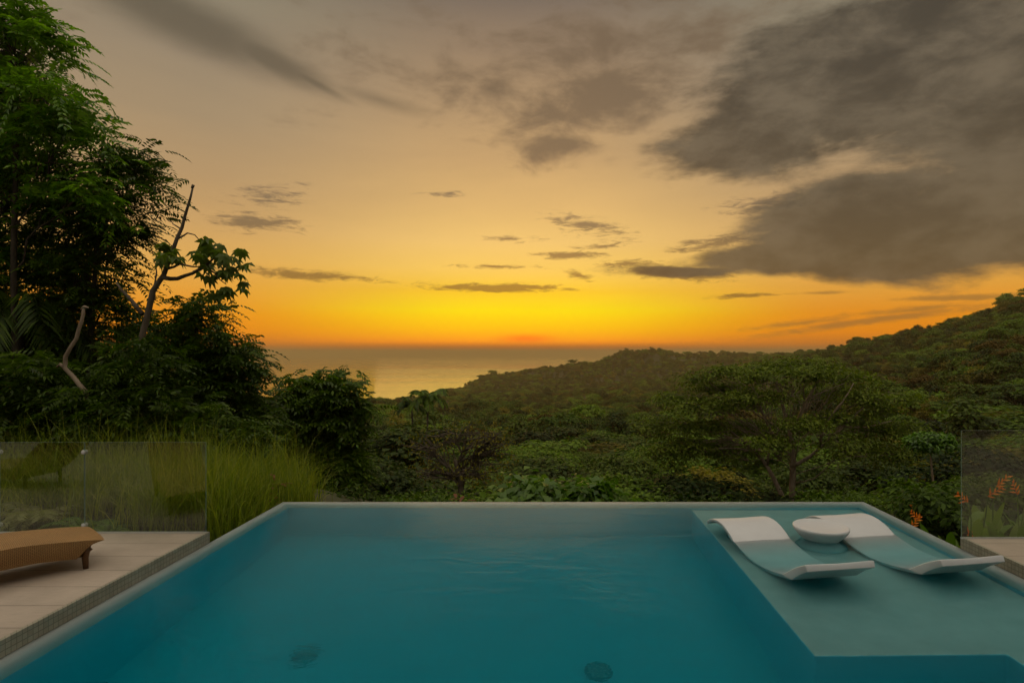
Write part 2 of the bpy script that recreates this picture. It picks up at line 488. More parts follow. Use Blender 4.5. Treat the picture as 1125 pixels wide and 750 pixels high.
def canopy_ground(X, Y):
    """height of the forest canopy and of the ground under it"""
    X = np.asarray(X, float); Y = np.maximum(np.asarray(Y, float), .5)
    D = np.clip(np.hypot(X, Y) * .5 + Y * .5, 12, 3000) if False else np.clip(Y, 12, 3000)
    px = np.clip(VX + F * X / Y, XC[0], XC[-1])
    ld = np.log(D); L = np.log(Ds)
    i = np.clip(np.searchsorted(L, ld) - 1, 0, len(L) - 2); fi = (ld - L[i]) / (L[i + 1] - L[i])
    j = np.clip(np.searchsorted(XC, px) - 1, 0, len(XC) - 2); fj = (px - XC[j]) / (XC[j + 1] - XC[j])
    fj = fj * fj * (3 - 2 * fj)
    v = (TAB[j, i] * (1 - fi) + TAB[j, i + 1] * fi) * (1 - fj) + (TAB[j + 1, i] * (1 - fi) + TAB[j + 1, i + 1] * fi) * fj
    zc = H - (v - VY) * D / F
    s = np.clip(D / 400, .03, 1)
    zc = zc + (vnoise(X / 70, Y / 70, 1) - .5) * 9 * s + (vnoise(X / 210, Y / 210, 2) - .5) * 18 * s * (D > 300)
    th = np.interp(D, [9, 12, 25, 40, 3000], [1.2, 1.8, 5, 9, 9])
    return zc, zc - th


def build_terrain():
    rs = np.concatenate([np.linspace(9.2, 30, 18), np.geomspace(32, 4200, 110)])
    az = np.concatenate([np.linspace(-100, -50, 12)[:-1], np.linspace(-50, 50, 221), np.linspace(50, 100, 12)[1:]]) * pi / 180
    A, Rr = np.meshgrid(az, rs)
    X = Rr * np.sin(A); Y = Rr * np.cos(A)
    # outside the forward quadrant keep the tables' edge value
    _, Z = canopy_ground(X, np.maximum(Y, 0.35 * Rr))
    near = Rr < 13
    Z = np.where(near, np.minimum(Z, -2.4), Z)
    V = np.stack([X, Y, Z], -1).reshape(-1, 3); n, k = X.shape
    idx = np.arange(n * k).reshape(n, k)
    Fq = np.stack([idx[:-1, :-1], idx[:-1, 1:], idx[1:, 1:], idx[1:, :-1]], -1).reshape(-1, 4)
    tag(link('hillside', new_mesh('hillside', V, Fq, M['forest_floor'], True)), kind='structure')
build_terrain()

m = MB(); m.box(-40000, 40000, -500, 60000, -156, -150)
tag(m.build('sea', M['sea']), kind='structure')
m = MB(); m.box(-120, 120, -160, -5, -3.0, -2.6)
tag(m.build('ground', M['soil']), kind='structure')

# ------------------------------------------------------------------ pool
PX0, PX1, PY0, PY1 = -3.88, 4.48, .8, 8.52
RIM = .13; FL = -1.45
sx, sy, sx2 = 1.97, 4.45, 3.42                       # lounging shelf


def pool():
    e = empty('swimming_pool', (0, 0, 0))
    tag(e, 'turquoise infinity pool with a shallow lounging shelf and a vanishing far edge', 'pool')
    w = MB()   # basin walls, open box with the floor; walls are solid and stand just under the water
    t = -.2
    w.box(PX0, PX0 + RIM, PY0, PY1, -2.6, t)
    w.box(PX1 - RIM, PX1, PY0, PY1, -2.6, t)
    w.box(PX0 + RIM, PX1 - RIM, PY1 - RIM, PY1, -2.6, t)
    w.box(PX0 - .2, PX1 + .2, PY0 - .2, PY0, -2.6, .1)
    w.build('basin_wall', M['plaster'], e)
    r = MB()   # rounded wet capping that slopes down into the water
    prof = [(0, t), (0, -.007), (.025, -.010), (.05, -.022), (.08, -.05), (.105, -.10), (RIM, t)]
    V = []
    for o_, z_ in prof: V += [(PX0 + o_, PY0 + .01, z_), (PX0 + o_, PY1 - o_, z_), (PX1 - o_, PY1 - o_, z_), (PX1 - o_, PY0 + .01, z_)]
    r.add(V, [(4 * a + b, 4 * a + b + 1, 4 * a + b + 5, 4 * a + b + 4) for a in range(len(prof) - 1) for b in range(3)])
    r.build('rim', M['rim'], e, True)
    f = MB(); f.box(PX0 + RIM, PX1 - RIM, PY0, PY1 - RIM, FL - .2, FL)
    f.build('pool_floor', M['plaster'], e)
    s = MB()
    s.add([(sx, sy, 0), (sx2, sy, 0), (sx2, PY0, 0), (PX1 - RIM, PY0, 0), (PX1 - RIM, PY1 - RIM, 0), (sx, PY1 - RIM, 0)], [])
    s.V = []; s.Fc = []; s.n = 0
    out = [(sx, sy), (sx2, sy), (sx2, PY0), (PX1 - RIM, PY0), (PX1 - RIM, PY1 - RIM), (sx, PY1 - RIM)]
    k = len(out)
    s.add([(x, y, FL) for x, y in out] + [(x, y, -.3) for x, y in out],
          [tuple(range(k, 2 * k))] + [(i, (i + 1) % k, k + (i + 1) % k, k + i) for i in range(k)])
    o = s.build('lounging_shelf', M['shelf_plaster'], e, bevel=.02); o.data.materials.append(M['plaster'])
    for p in o.data.polygons: p.material_index = 0 if p.normal.z > .5 else 1
    for x, y in ((-2.27, 5.43), (.41, 5.26)):
        d = MB(); d.lathe([(.12, FL), (.12, FL + .02), (.10, FL + .03), (.09, FL + .02)], 32, (x, y, 0))
        o = d.build('drain', M['dark_grille'], e)
        g = MB()
        for q in range(5):
            yy = y - .07 + q * .035; hw = math.sqrt(max(.0, .095 ** 2 - (yy - y) ** 2))
            g.box(x - hw, x + hw, yy - .007, yy + .007, FL + .024, FL + .036)
        g.build('grille', M['steel'], o)
    return e
pool()
m = MB(); e_ = .001
m.box(PX0 + e_, PX1 - e_, PY0 - .05, PY1 - e_, -1.55, 0)
tag(m.build('water', M['water']), kind='structure')

# exterior catch wall of the infinity edge is part of the basin; decks on both sides
DZ = .12; DYL, DYR = 6.70, 6.50


def deck(name, x0, x1, y1, label):
    inner = x1 if x1 < 0 else x0
    d = MB(); d.box(x0, x1, -5, y1, DZ - .06, DZ)
    o = d.build(name, M['deck']); tag(o, kind='structure')
    return o
deck('paved_deck', -20, PX0 - .035, DYL, '')
deck('paved_deck', PX1 + .035, 16, DYR, '')
m = MB(); m.box(PX0 - .035, PX1 + .035, -5, PY0 - .21, DZ - .06, DZ - .002)
tag(m.build('paved_deck', M['deck']), kind='structure')
for nm, x0, x1, y1 in (('mosaic_kerb', PX0 - .035, PX0 - .002, DYL), ('mosaic_kerb', PX1 + .002, PX1 + .035, DYR)):
    m = MB(); m.box(x0, x1, PY0 - .2, y1, -.3, DZ + .003)
    tag(m.build(nm, M['mosaic']), kind='structure')
for x0, x1, y1 in ((-20, PX0 - .21, DYL - .004), (PX1 + .21, 16, DYR - .004)):
    m = MB(); m.box(x0, x1, -5, y1, -2.6, DZ - .061)
    tag(m.build('deck_foundation', M['mosaic']), kind='structure')


# ------------------------------------------------------------------ unseen house behind the terrace, added and sized to shade the water and deck
def villa():
    e = empty('villa', (0, -3, DZ)); tag(e, 'two-storey villa with deep flat eaves behind the terrace', 'house')
    w = MB()
    for x in (-13, -7.5, -2, 3.5, 9, 13.6): w.box(x, x + .45, -1.0, -.6, 0, 6.3)
    w.box(-13, 14, -9, -8.6, 0, 6.3); w.box(-13, -12.6, -8.6, -1.0, 0, 6.3); w.box(13.6, 14, -8.6, -1.0, 0, 6.3)
    w.build('wall', M['villa_wall'], e)
    f = MB(); f.box(-13, 14, -8.6, .6, 3.0, 3.3); f.build('upper_floor', M['villa_wall'], e)
    r = MB(); r.box(-14, 15, -9.5, 1.6, 6.305, 6.65); r.build('roof', M['villa_wall'], e)
    for a, b in zip((-12.55, -7.05, -1.55, 3.95, 9.45), (-7.5, -2, 3.5, 9, 13.6)):
        for z0, z1 in ((0.02, 2.99), (3.31, 6.29)):
            g = MB(); g.box(a + .02, b - .02, -.85, -.83, z0, z1); o = g.build('window', M['tinted'], e)
            k = MB(); k.box((a + b) / 2 - .03, (a + b) / 2 + .03, -.88, -.86, z0, z1); k.build('frame', M['bark_dark'], o)
    return e
M['villa_wall'] = simple_noise_mat('villa_wall', (.30, .27, .22), (.36, .33, .27), 1.5, .85)
M['tinted'] = simple_noise_mat('tinted', (.02, .02, .02), (.025, .025, .025), 1, .05, 0)
villa()

# ------------------------------------------------------------------ glass balustrades
def glass_fence(name, y, edges, top, label, clips=True):
    e = empty(name, ((edges[0] + edges[-1]) / 2, y, DZ)); tag(e, label, 'glass fence', None)
    ox = (edges[0] + edges[-1]) / 2
    for a, b in zip(edges[:-1], edges[1:]):
        g = MB(); g.box(a + .004 - ox, b - .004 - ox, -.006, .006, .012, top - DZ)
        o = g.build('glass_pane', M['glass'], e); o.data.materials.append(M['glass_edge'])
        for p in o.data.polygons:
            if abs(p.normal.y) < .5: p.material_index = 1
    for a in edges[1:-1] if clips else []:
        for z in (.09, top - DZ - .11):
            for yy in (-.022, .014):
                c = MB()
                c.lathe([(.0, 0), (.024, .0), (.026, .004), (.022, .01), (.0, .011)], 16)
                V = c.V[0].copy(); V = V[:, [0, 2, 1]]; V[:, 1] += yy; V[:, 0] += a - ox; V[:, 2] += z; c.V = [V]
                c.Fc = [f[::-1] for f in c.Fc]
                c.build('clip', M['steel'], e, True)
    ch = MB(); ch.box(edges[0] - ox, edges[-1] - ox, -.014, -.0075, 0, .014); ch.box(edges[0] - ox, edges[-1] - ox, .0075, .014, 0, .014)
    ch.build('base_rail', M['steel'], e)
    return e
xl = lambda px, y: (px - VX) * y / F
glass_fence('glass_fence', DYL - .04, [-13.4, -12.0, -10.6, -9.2, -7.65, xl(3, DYL), xl(96, DYL), xl(229, DYL)], H - 98 * DYL / F,
            'frameless clear glass fence at the end of the left deck, tall grass behind it')
glass_fence('glass_fence', DYR - .04, [xl(1053, DYR), xl(1200, DYR), xl(1347, DYR), xl(1494, DYR)], H - 85 * DYR / F,
            'frameless clear glass fence on the right deck, orange flowers behind it')


# ------------------------------------------------------------------ moulded in-pool loungers
def water_lounger():
    prof = [(-.0, .22), (.12, .165), (.25, .085), (.37, .0), (.55, -.11), (.75, -.195), (.92, -.222), (1.08, -.19), (1.22, -.11), (1.34, -.02),
            (1.48, .06), (1.62, .108), (1.76, .125), (1.9, .115), (2.02, .08), (2.10, .03)]
    s = np.array([p[0] for p in prof]); z = np.array([p[1] for p in prof])
    ss = np.linspace(0, 2.1, 64)
    # smooth curve through the profile
    zz = np.interp(ss, s, z)
    for _ in range(3): zz[1:-1] = .25 * zz[:-2] + .5 * zz[1:-1] + .25 * zz[2:]
    t = np.gradient(zz, ss); nrm = np.stack([-t, np.ones_like(t)], 1); nrm /= np.linalg.norm(nrm, axis=1)[:, None]
    W = .35; V = []; Fc = []
    xs = [-W, -W + .025, 0, W - .025, W]; dz = [0, .004, -.004, .004, 0]
    th = np.interp(ss, [0, .3, .9, 1.4, 2.1], [.06, .085, .07, .05, .03])
    for i in range(len(ss)):
        for x, d in zip(xs, dz): V.append((x, ss[i], zz[i] + d))
        for x in xs: V.append((x * .985, ss[i] - nrm[i, 0] * th[i], zz[i] - nrm[i, 1] * th[i]))
    k = 10; n = len(ss)
    for i in range(n - 1):
        a, b = i * k, (i + 1) * k
        for j in range(4):
            Fc.append((a + j, a + j + 1, b + j + 1, b + j)); Fc.append((a + 5 + j, b + 5 + j, b + 6 + j, a + 6 + j))
        Fc.append((a, b, b + 5, a + 5)); Fc.append((a + 4, a + 9, b + 9, b + 4))
    for a in (0, (n - 1) * k):
        for j in range(4):
            f = (a + j, a + 5 + j, a + 6 + j, a + 1 + j); Fc.append(f if a == 0 else f[::-1])
    e = empty('water_lounger')
    o = link('body', new_mesh('body', V, Fc, M['shell'], True), e); md = o.modifiers.new('b', 'BEVEL'); md.width = .007; md.segments = 3
    md.limit_method = 'ANGLE'; md.angle_limit = R(50)
    # moulded feet under the seat and under the head, resting on the shelf
    m = MB(); m.box(-.24, .24, .72, 1.1, -.3, -.262); m.build('foot', M['shell'], e, bevel=.01)
    m = MB(); m.box(-.22, .22, 1.68, 1.80, -.3, .075); m.build('support', M['shell'], e, bevel=.015)
    return e
la = water_lounger()
la.location = (2.64, 5.43, 0); la.rotation_euler.z = R(9.8)
tag(la, 'white curved in-pool lounger nearest the deep water, left of the small round table', 'pool lounger', 'in-pool loungers on the shelf')
lb = copy_tree(la); lb.location = (3.95, 5.57, 0); lb.rotation_euler.z = R(10.5)
lb['label'] = 'white curved in-pool lounger nearest the right glass fence, right of the small round table'


def side_table():
    e = empty('side_table', (3.12, 6.88, -.3)); e.scale = (1.03, 1.03, .85)
    tag(e, 'small white round flared table standing in the water between the two loungers', 'table')
    b = MB(); b.lathe([(.2, 0), (.265, .0), (.27, .012), (.262, .05), (.21, .12), (.15, .20), (.13, .26), (.14, .285)], 56)
    b.build('pedestal', M['shell'], e, True)
    t = MB(); t.lathe([(.10, .285), (.135, .290), (.18, .325), (.235, .385), (.278, .445), (.295, .48), (.298, .505), (.289, .517), (.275, .517), (.262, .508), (.2, .500), (.1, .497), (.02, .496)], 64)
    t.build('tabletop', M['shell'], e, True)
side_table()


# ------------------------------------------------------------------ wicker sun lounger
def wicker_lounger():
    e = empty('sun_lounger')
    s = np.array([0, .05, .3, .6, .9, 1.15, 1.3, 1.5, 1.75, 2.0]); z = np.array([.27, .285, .32, .355, .35, .315, .33, .50, .72, .90])
    ss = np.linspace(0, 2.0, 50); zz = np.interp(ss, s, z)
    for _ in range(4): zz[1:-1] = .25 * zz[:-2] + .5 * zz[1:-1] + .25 * zz[2:]
    bot = np.interp(ss, [0, .05, .15, .5, 1.0, 1.3, 1.6, 2.0], [.235, .2, .11, .15, .145, .13, .30, .66])
    W = .325
    m = bpy.data.meshes.new('seat'); V = []; Fc = []; UV = []
    def strip(row, uvf):
        nonlocal V, Fc
        b0 = len(V); k = len(row[0])
        for r in row: V += r
        for i in range(len(row) - 1):
            for j in range(k - 1):
                Fc.append((b0 + i * k + j, b0 + (i + 1) * k + j, b0 + (i + 1) * k + j + 1, b0 + i * k + j + 1)); UV.append(uvf)
    arc = np.concatenate([[0], np.cumsum(np.hypot(np.diff(ss), np.diff(zz)))])
    flare = lambda x: np.interp(x, [0, .3], [.06, .0])
    # top: rounded across
    rows = [[(y, x, zz[i] - .018 * (y / W) ** 4) for y in np.linspace(-W, W, 9)] for i, x in enumerate(ss)]
    strip(rows, 0)
    for sg in (-1, 1):
        rows = [[(sg * (W - .045 * q * q), x + (.09 * q * (1 - min(1, x / .3))), (zz[i] - .018) * (1 - q) + bot[i] * q) for q in np.linspace(0, 1, 5)] for i, x in enumerate(ss)]
        if sg > 0: rows = [r[::-1] for r in rows]
        strip(rows, 1)
    rows = [[(y, .09 * q, (zz[0] - .018 * (y / W) ** 4) * (1 - q) + bot[0] * q - .08 * q) for y in np.linspace(-W, W, 9)][::-1] for q in np.linspace(0, 1, 5)]
    # foot end panel slants back underneath
    b = [[((y) * (1 - .14 * q), .09 * q, (zz[0] - .018 * (y / W) ** 4) * (1 - q) + bot[0] * q) for y in np.linspace(W, -W, 9)] for q in np.linspace(0, 1, 5)]
    strip(b, 2)
    rows = [[(y * .86, x, bot[i] + .004) for y in np.linspace(W, -W, 3)] for i, x in enumerate(ss) if x > .08]
    strip(rows, 0)
    me = new_mesh('seat', V, Fc, M['wicker'], True)
    uv = me.uv_layers.new(name='UVMap')
    for p, kind in zip(me.polygons, UV):
        for li in p.loop_indices:
            v = me.vertices[me.loops[li].vertex_index].co
            uv.data[li].uv = (v.x, v.y) if kind == 0 else ((v.y, v.z) if kind == 1 else (v.x, v.z))
    link('seat', me, e)
    for x in (-.26, .26):
        for y in (.13, 1.42):
            l = MB(); l.tube([(x, y, 0), (x, y + .005, .1), (x, y - .01, .22)], [.022, .027, .032], 10)
            l.build('leg', M['wicker'], e, True)
    return e
wl = wicker_lounger()
u = np.array([-.65, -.76])
ang = math.atan2(u[1], u[0]) - pi / 2
wl.location = (-4.50, 5.83, DZ); wl.rotation_euler.z = ang
tag(wl, 'honey-brown woven wicker sun lounger on the left deck, its foot end in view', 'sun lounger')
w2 = copy_tree(wl); w2.location = (-9.2, 4.0, DZ); w2.rotation_euler.z = -pi / 2 + R(10)
w2['label'] = 'brown wicker sun lounger seen only as a reflection in the left glass fence'


# ------------------------------------------------------------------ garden beds
def bed(name, x0, x1, y0, y1, zf, mat):
    xs = np.linspace(x0, x1, 40); ys = np.linspace(y0, y1, 24); X, Y = np.meshgrid(xs, ys)
    Z = zf(X, Y); V = np.stack([X, Y, Z], -1).reshape(-1, 3); idx = np.arange(X.size).reshape(X.shape)
    Fq = np.stack([idx[:-1, :-1], idx[:-1, 1:], idx[1:, 1:], idx[1:, :-1]], -1).reshape(-1, 4)
    tag(link(name, new_mesh(name, V, Fq, mat, True)), kind='structure')
zl = lambda X, Y: -.12 - .02 * (Y - 6.7) - .035 * np.maximum(Y - 9, 0) ** 2 + .12 * (vnoise(X * .8, Y * .8, 5) - .5) - .35 * np.clip((X + 5.2) / 1.2, 0, 1)
zr = lambda X, Y: -.35 - .10 * (Y - 6.5) - .03 * np.maximum(Y - 9, 0) ** 2 + .1 * (vnoise(X, Y, 6) - .5)
bed('garden_bed', -26, PX0 - .21, 6.71, 17, zl, M['soil'])
bed('garden_bed', PX1 + .21, 20, 6.51, 15, zr, M['soil'])


def blades(rng, n, xf, hf, w, lean=.35, segs=4):
    xy = xf(n); z0 = zl(xy[:, 0], xy[:, 1]); h = hf(n, xy)
    a = rng.uniform(0, 2 * pi, n); d = np.stack([np.cos(a), np.sin(a), 0 * a], 1)
    ln = rng.uniform(.05, 1, n)[:, None] ** 1.5 * lean
    sd = np.stack([-np.sin(a + rng.normal(size=n) * .8), np.cos(a), 0 * a], 1)
    rows = []
    for i in range(segs + 1):
        t = i / segs; ww = w * (1 - t) ** .7 * .5
        p = np.stack([xy[:, 0], xy[:, 1], z0], 1) + d * (h[:, None] * ln * t * t * 1.6) + np.array([0, 0, 1.0]) * (h[:, None] * (t - ln * .45 * t ** 3))
        rows.append(p - sd * ww); rows.append(p + sd * ww)
    V = np.stack(rows, 1); k = 2 * (segs + 1)
    b = (np.arange(n) * k)[:, None]
    q = np.concatenate([b + np.array([[2 * i, 2 * i + 1, 2 * i + 3, 2 * i + 2]]) for i in range(segs)], 0)
    return V.reshape(-1, 3), q


def grass():
    rng = np.random.default_rng(3)
    # tussocks behind the left glass and along the pool's outer wall
    cl = [(px_, D) for px_, D in zip(rng.uniform(-40, 342, 130), rng.uniform(7.6, 12, 150))]
    cl = [((p - VX) * D / F, D, rng.uniform(.7, 1.15)) for p, D in cl]
    cl = [c for c in cl if c[0] < PX0 - .35 or c[1] > PY1 + .45]
    cl = np.array([c for c in cl if not (c[0] < -5.8 and c[1] < 8.3)])
    def xf(n):
        i = rng.integers(0, len(cl), n); xf.i = i
        return cl[i, :2] + rng.normal(size=(n, 2)) * .17
    V1, F1 = blades(rng, 11000, xf, lambda n, xy: cl[xf.i, 2] * rng.uniform(.35, 1.0, n) ** .9, .013, .8)
    V3, F3 = blades(rng, 2400, xf, lambda n, xy: cl[xf.i, 2] * rng.uniform(.9, 1.5, n), .011, .6, 7)
    F1 = np.concatenate([F1, F3 + len(V1)]); V1 = np.concatenate([V1, V3])
    tag(link('tall_grass', new_mesh('tall_grass', V1, F1, M['grass'])),
        'long yellow-green ornamental grass behind the left glass fence and beside the pool corner', 'grass', kind='stuff')
    def xg(n): return np.stack([rng.uniform(-14, PX0 - .25, n), rng.uniform(6.78, 9.5, n)], 1)
    V2, F2 = blades(rng, 26000, xg, lambda n, xy: rng.uniform(.05, .16, n), .012, .6, 2)
    tag(link('ground_cover', new_mesh('ground_cover', V2, F2, M['lawn_leaf'])),
        'low dark green ground cover right behind the left glass fence', 'ground cover', kind='stuff')
grass()


def fern(name, x, y, L, n, seed, label, cat, mat='fern', zf=zl, arch=.7):
    rng = np.random.default_rng(seed)
    bs, ds, ns = [], [], []
    e = empty(name, (x, y, float(zf(np.array(x), np.array(y)))))
    st = MB()
    for i in range(n):
        a = 2 * pi * i / n + rng.uniform(-.3, .3); l = L * rng.uniform(.7, 1.1); up = rng.uniform(.5, 1.1)
        d = np.array([cos(a), sin(a), 0]); pts = []
        for k in range(13):
            t = k / 12; p = d * l * t * .8 + np.array([0, 0, l * (up * t - arch * t * t)]); pts.append(p)
            if k > 1:
                tan = unit(d * .8 + np.array([0, 0, up - 2 * arch * t])); sd = np.array([-sin(a), cos(a), 0])
                for sg in (-1, 1):
                    for q in (0, .5):
                        bs.append(p + tan * l * q / 12); ds.append(unit(sd * sg + tan * .4)); ns.append(np.cross(tan, sd) * -1 + np.array([0, 0, .2]))
        st.tube(pts, np.linspace(.006, .002, 13), 4, False)
    V, q = leaf_quads(rng, np.array(bs), np.array(ds), unit(np.array(ns)), L * .2, L * .035)
    link('frond', new_mesh('frond', V, q, M[mat]), e); st.build('stem', M[mat], e)
    return tag(e, label, cat)
c_ = P(38, 535, 8.0); fern('fern', c_[0], 8.0, .75, 14, 1, 'pale yellow arching fern behind the far left glass pane', 'fern')
c_ = P(85, 550, 7.6); fern('fern', c_[0], 7.7, .5, 12, 2, 'low green fern behind the joint between two glass panes', 'fern', 'plant_leaf')
c_ = P(115, 560, 7.3); fern('fern', c_[0], 7.35, .42, 12, 3, 'small spreading fern just right of the glass joint', 'fern', 'plant_leaf')
c_ = P(300, 530, 9.6)


# broad pointed leaf (strap) mesh rows
def strap_leaf(base, d, L, W, droop, rng, k=8):
    side = unit(np.cross(d, [0, 0, 1.0])); V = []; Fc = []
    for i in range(k + 1):
        t = i / k; w = W * (sin(pi * min(1, t * .93 + .07)) ** .7) * .5
        p = base + d * L * t + np.array([0, 0, -droop * L * t * t])
        V += [p - side * w + [0, 0, w * .25], p - [0, 0, .0], p + side * w + [0, 0, w * .25]]
        if i < k:
            a = 3 * i; Fc += [(a, a + 1, a + 4, a + 3), (a + 1, a + 2, a + 5, a + 4)]
    return V, Fc


def heliconia(x, y, seed, nl, nf, label, hs=1.0, zb=None):
    rng = np.random.default_rng(seed); z = float(zr(np.array(x), np.array(y))) if zb is None else zb
    e = empty('heliconia', (x, y, z)); lf = MB(); st = MB()
    for i in range(nl):
        a = rng.uniform(0, 2 * pi); h = rng.uniform(.2, .45) * hs; b = np.array([rng.normal() * .12, rng.normal() * .08, 0])
        top = b + [cos(a) * .06, sin(a) * .06, h]; st.tube([b, (b + top) / 2, top], [.012, .01, .008], 5)
        d = unit(np.array([cos(a) * .5, sin(a) * .3, rng.uniform(.7, 1.2)]))
        V, Fc = strap_leaf(top, d, rng.uniform(.38, .6) * hs, rng.uniform(.10, .15), rng.uniform(.05, .45), rng); lf.add(V, Fc)
    lf.build('leaf', M['plant_leaf'], e, smooth=True)
    for i in range(nf):
        b = np.array([rng.normal() * .14, rng.normal() * .08, 0]); h = rng.uniform(.75, 1.0) * hs; a = rng.choice([-1, 1]) * rng.uniform(.1, .7)
        top = b + [sin(a) * .18, -.03, h]; st.tube(bent(b, top, rng, 5, .03), np.linspace(.01, .006, 5), 5)
        f = MB(); ax = unit(np.array([sin(a) * 1.2, -.15, .55])); sd = unit(np.cross(ax, [0, 1, 0]))
        for k in range(7):
            s = 1 if k % 2 else -1; p = top + ax * .028 * k
            d = unit(sd * s * .9 + ax * .9 + rng.normal(size=3) * .12); L = (.11 - .009 * k) * rng.uniform(.6, 1.2); w = unit(np.cross(d, [0, 1.0, 0])) * .009
            f.add([p - w * .6, p + w * .6, p + d * L * .4 + w * 1.2, p + d * L, p + d * L * .4 - w * 1.2, p + d * L * .3 + np.array([0, -.02, 0])],
                  [(0, 1, 2, 5), (2, 3, 5), (3, 4, 5), (4, 0, 5)])
        f.tube([top, top + ax * .19], [.006, .003], 5)
        f.build('flower', M['flower'], e)
    st.build('stem', M['plant_leaf'], e)
    return tag(e, label, 'flowering plant', 'orange-flowered plants by the right deck')
for i, (px_, D, nl, nf, lab) in enumerate([
    (1083, 7.0, 9, 3, 'orange-flowered plant with upright leaves just inside the left end of the right glass fence'),
    (1112, 6.95, 8, 3, 'orange-flowered plant with broad pale leaves at the right picture edge behind the glass'),
    (1150, 7.2, 8, 2, 'orange-flowered plant partly cut by the right picture edge'),
    (1033, 7.9, 3, 2, 'low orange flower left of the right glass fence, near the thin pale trunk'),
    (1060, 7.5, 5, 1, 'small plant with one orange bloom at the end of the right glass fence'),
    (1008, 9.2, 3, 1, 'tiny orange bloom beyond the pool rim, farthest left of the orange flowers')]):
    heliconia((px_ - VX) * D / F, D, 20 + i, nl, nf, lab, .95 if i < 3 else .75, None if i < 3 else (-.75 if i != 5 else -1.0))
for px_, D, sd, lab in ((305, 9.6, 5, 'rust-red leafy plant at the far left corner of the pool'),
                        (503, 9.8, 6, 'small reddish plant poking above the far pool rim below the bare tree')):
    rng = np.random.default_rng(sd); lf = MB(); x = (px_ - VX) * D / F; e = empty('red_plant', (x, D, -1.2))
    for i in range(16):
        a = rng.uniform(0, 2 * pi); b = np.array([rng.normal() * .08, rng.normal() * .08, rng.uniform(.5, 1.3 if sd == 5 else .95)])
        V, Fc = strap_leaf(b, unit(np.array([cos(a), sin(a), rng.uniform(.1, .9)])), rng.uniform(.15, .28), .06, .3, rng, 5); lf.add(V, Fc)
    st = MB(); st.tube([(0, 0, 0), (.02, 0, .6), (0, .01, 1.2 if sd == 5 else .9)], [.015, .012, .006], 6)
    lf.build('leaf', M['red_leaf'], e); st.build('stem', M['bark_dark'], e); tag(e, lab, 'plant')


# ------------------------------------------------------------------ feature trees, measured from the photograph
def lobes_px(lst, D0):
    out = []
    for x, y, rx, ry, dd in lst:
        D = D0 + dd; c = P(x, y, D); out.append((c[0], c[1], c[2], rx * D / F, min(rx, ry * 1.2) * D / F, ry * D / F))
    return out


def feature_tree(name, D0, lob, trunk_px, r0, r1, per, mode, label, cat='tree', cmat='leaf_mid', bmat='bark_dark', seed=0, extra=None, **kw):
    rng = np.random.default_rng(seed)
    L = lobes_px(lob, D0); cc, cd = clump_centres(rng, L, per)
    tp = np.array([P(x, y, D0 + d) for x, y, d in trunk_px])
    # resample the trunk smoothly
    t = np.linspace(0, len(tp) - 1, 14); tr = np.stack([np.interp(t, range(len(tp)), tp[:, i]) for i in range(3)], 1)
    tr[1:-1] = .25 * tr[:-2] + .5 * tr[1:-1] + .25 * tr[2:]
    base = tr[0].copy()
    if mode == 'frond': V, q = crown_fronds(rng, cc, cd, kw['cr'], kw['n'], kw['FL'], kw['pairs'], kw['L'], kw['W'])
    else: V, q = crown_cards(rng, cc, cd, kw['cr'], kw['n'], kw['L'], kw['W'], kw.get('flat', .55), kw.get('up', .5))
    w = MB(); wood(w, rng, tr, r0, r1, L, cc, kw.get('twig', .012), kw.get('twigs', .5), kw.get('lo', .35), limb=kw.get('limb', .45))
    if extra: extra(w, rng)
    e = empty(name, base)
    tm = w.mesh('trunk', M[bmat], True)
    for me_ in (tm,):
        for v in me_.vertices: v.co = v.co - __import__('mathutils').Vector(base)
    link('trunk', tm, e); link('crown', new_mesh('crown', V - base, q, M[cmat]), e)
    return tag(e, label, cat)


# tall bright tree filling the left edge
feature_tree('tall_leafy_tree', 13.0, [(-15, 20, 48, 40, 0), (12, 55, 52, 45, .3), (52, 115, 42, 32, -.3), (20, 130, 60, 50, .6), (-40, 120, 80, 70, 1),
              (60, 165, 60, 36, 0), (-10, 210, 80, 50, .8), (-90, 200, 90, 90, 1.5), (85, 215, 50, 30, 0), (-30, 300, 90, 60, 1.2)],
             [(20, 560, .3), (18, 400, .3), (14, 290, .2), (18, 190, 0), (15, 90, .2), (5, 30, .2)], .08, .03, 50, 'frond',
             'tall bright green tree filling the top left corner of the photo', cmat='leaf_bright', seed=11,
             cr=.24, n=7, FL=.5, pairs=7, L=.15, W=.06, twigs=.5)
feature_tree('leafy_tree', 14.2, [(118, 195, 42, 28, .2), (152, 212, 32, 16, -.2), (90, 240, 55, 32, 0), (130, 258, 28, 22, 0), (60, 270, 60, 40, .5), (98, 300, 45, 28, 0),
              (150, 185, 22, 22, 0), (40, 330, 60, 40, .6), (95, 345, 45, 28, .2)],
             [(95, 560, .2), (98, 450, .2), (100, 350, .1), (108, 260, 0), (125, 200, 0)], .08, .03, 30, 'frond',
             'feathery dark green tree reaching right below the tall left tree', cmat='leaf_mid', seed=12,
             cr=.24, n=7, FL=.5, pairs=7, L=.14, W=.05, twigs=.4)
feature_tree('leafy_tree', 15.5, [(20, 400, 80, 50, 0), (-60, 420, 90, 80, .5), (95, 400, 55, 45, .3), (130, 440, 60, 50, 0), (60, 460, 80, 50, -.3), (150, 380, 40, 30, 0), (175, 470, 45, 40, 0), (0, 480, 80, 50, 0)],
             [(60, 570, .2), (62, 500, .2), (70, 430, 0), (80, 380, 0)], .14, .05, 60, 'frond',
             'low dense dark tree mass behind the left glass fence', cmat='leaf_mid', seed=13,
             cr=.28, n=8, FL=.5, pairs=6, L=.17, W=.065, twigs=.3)
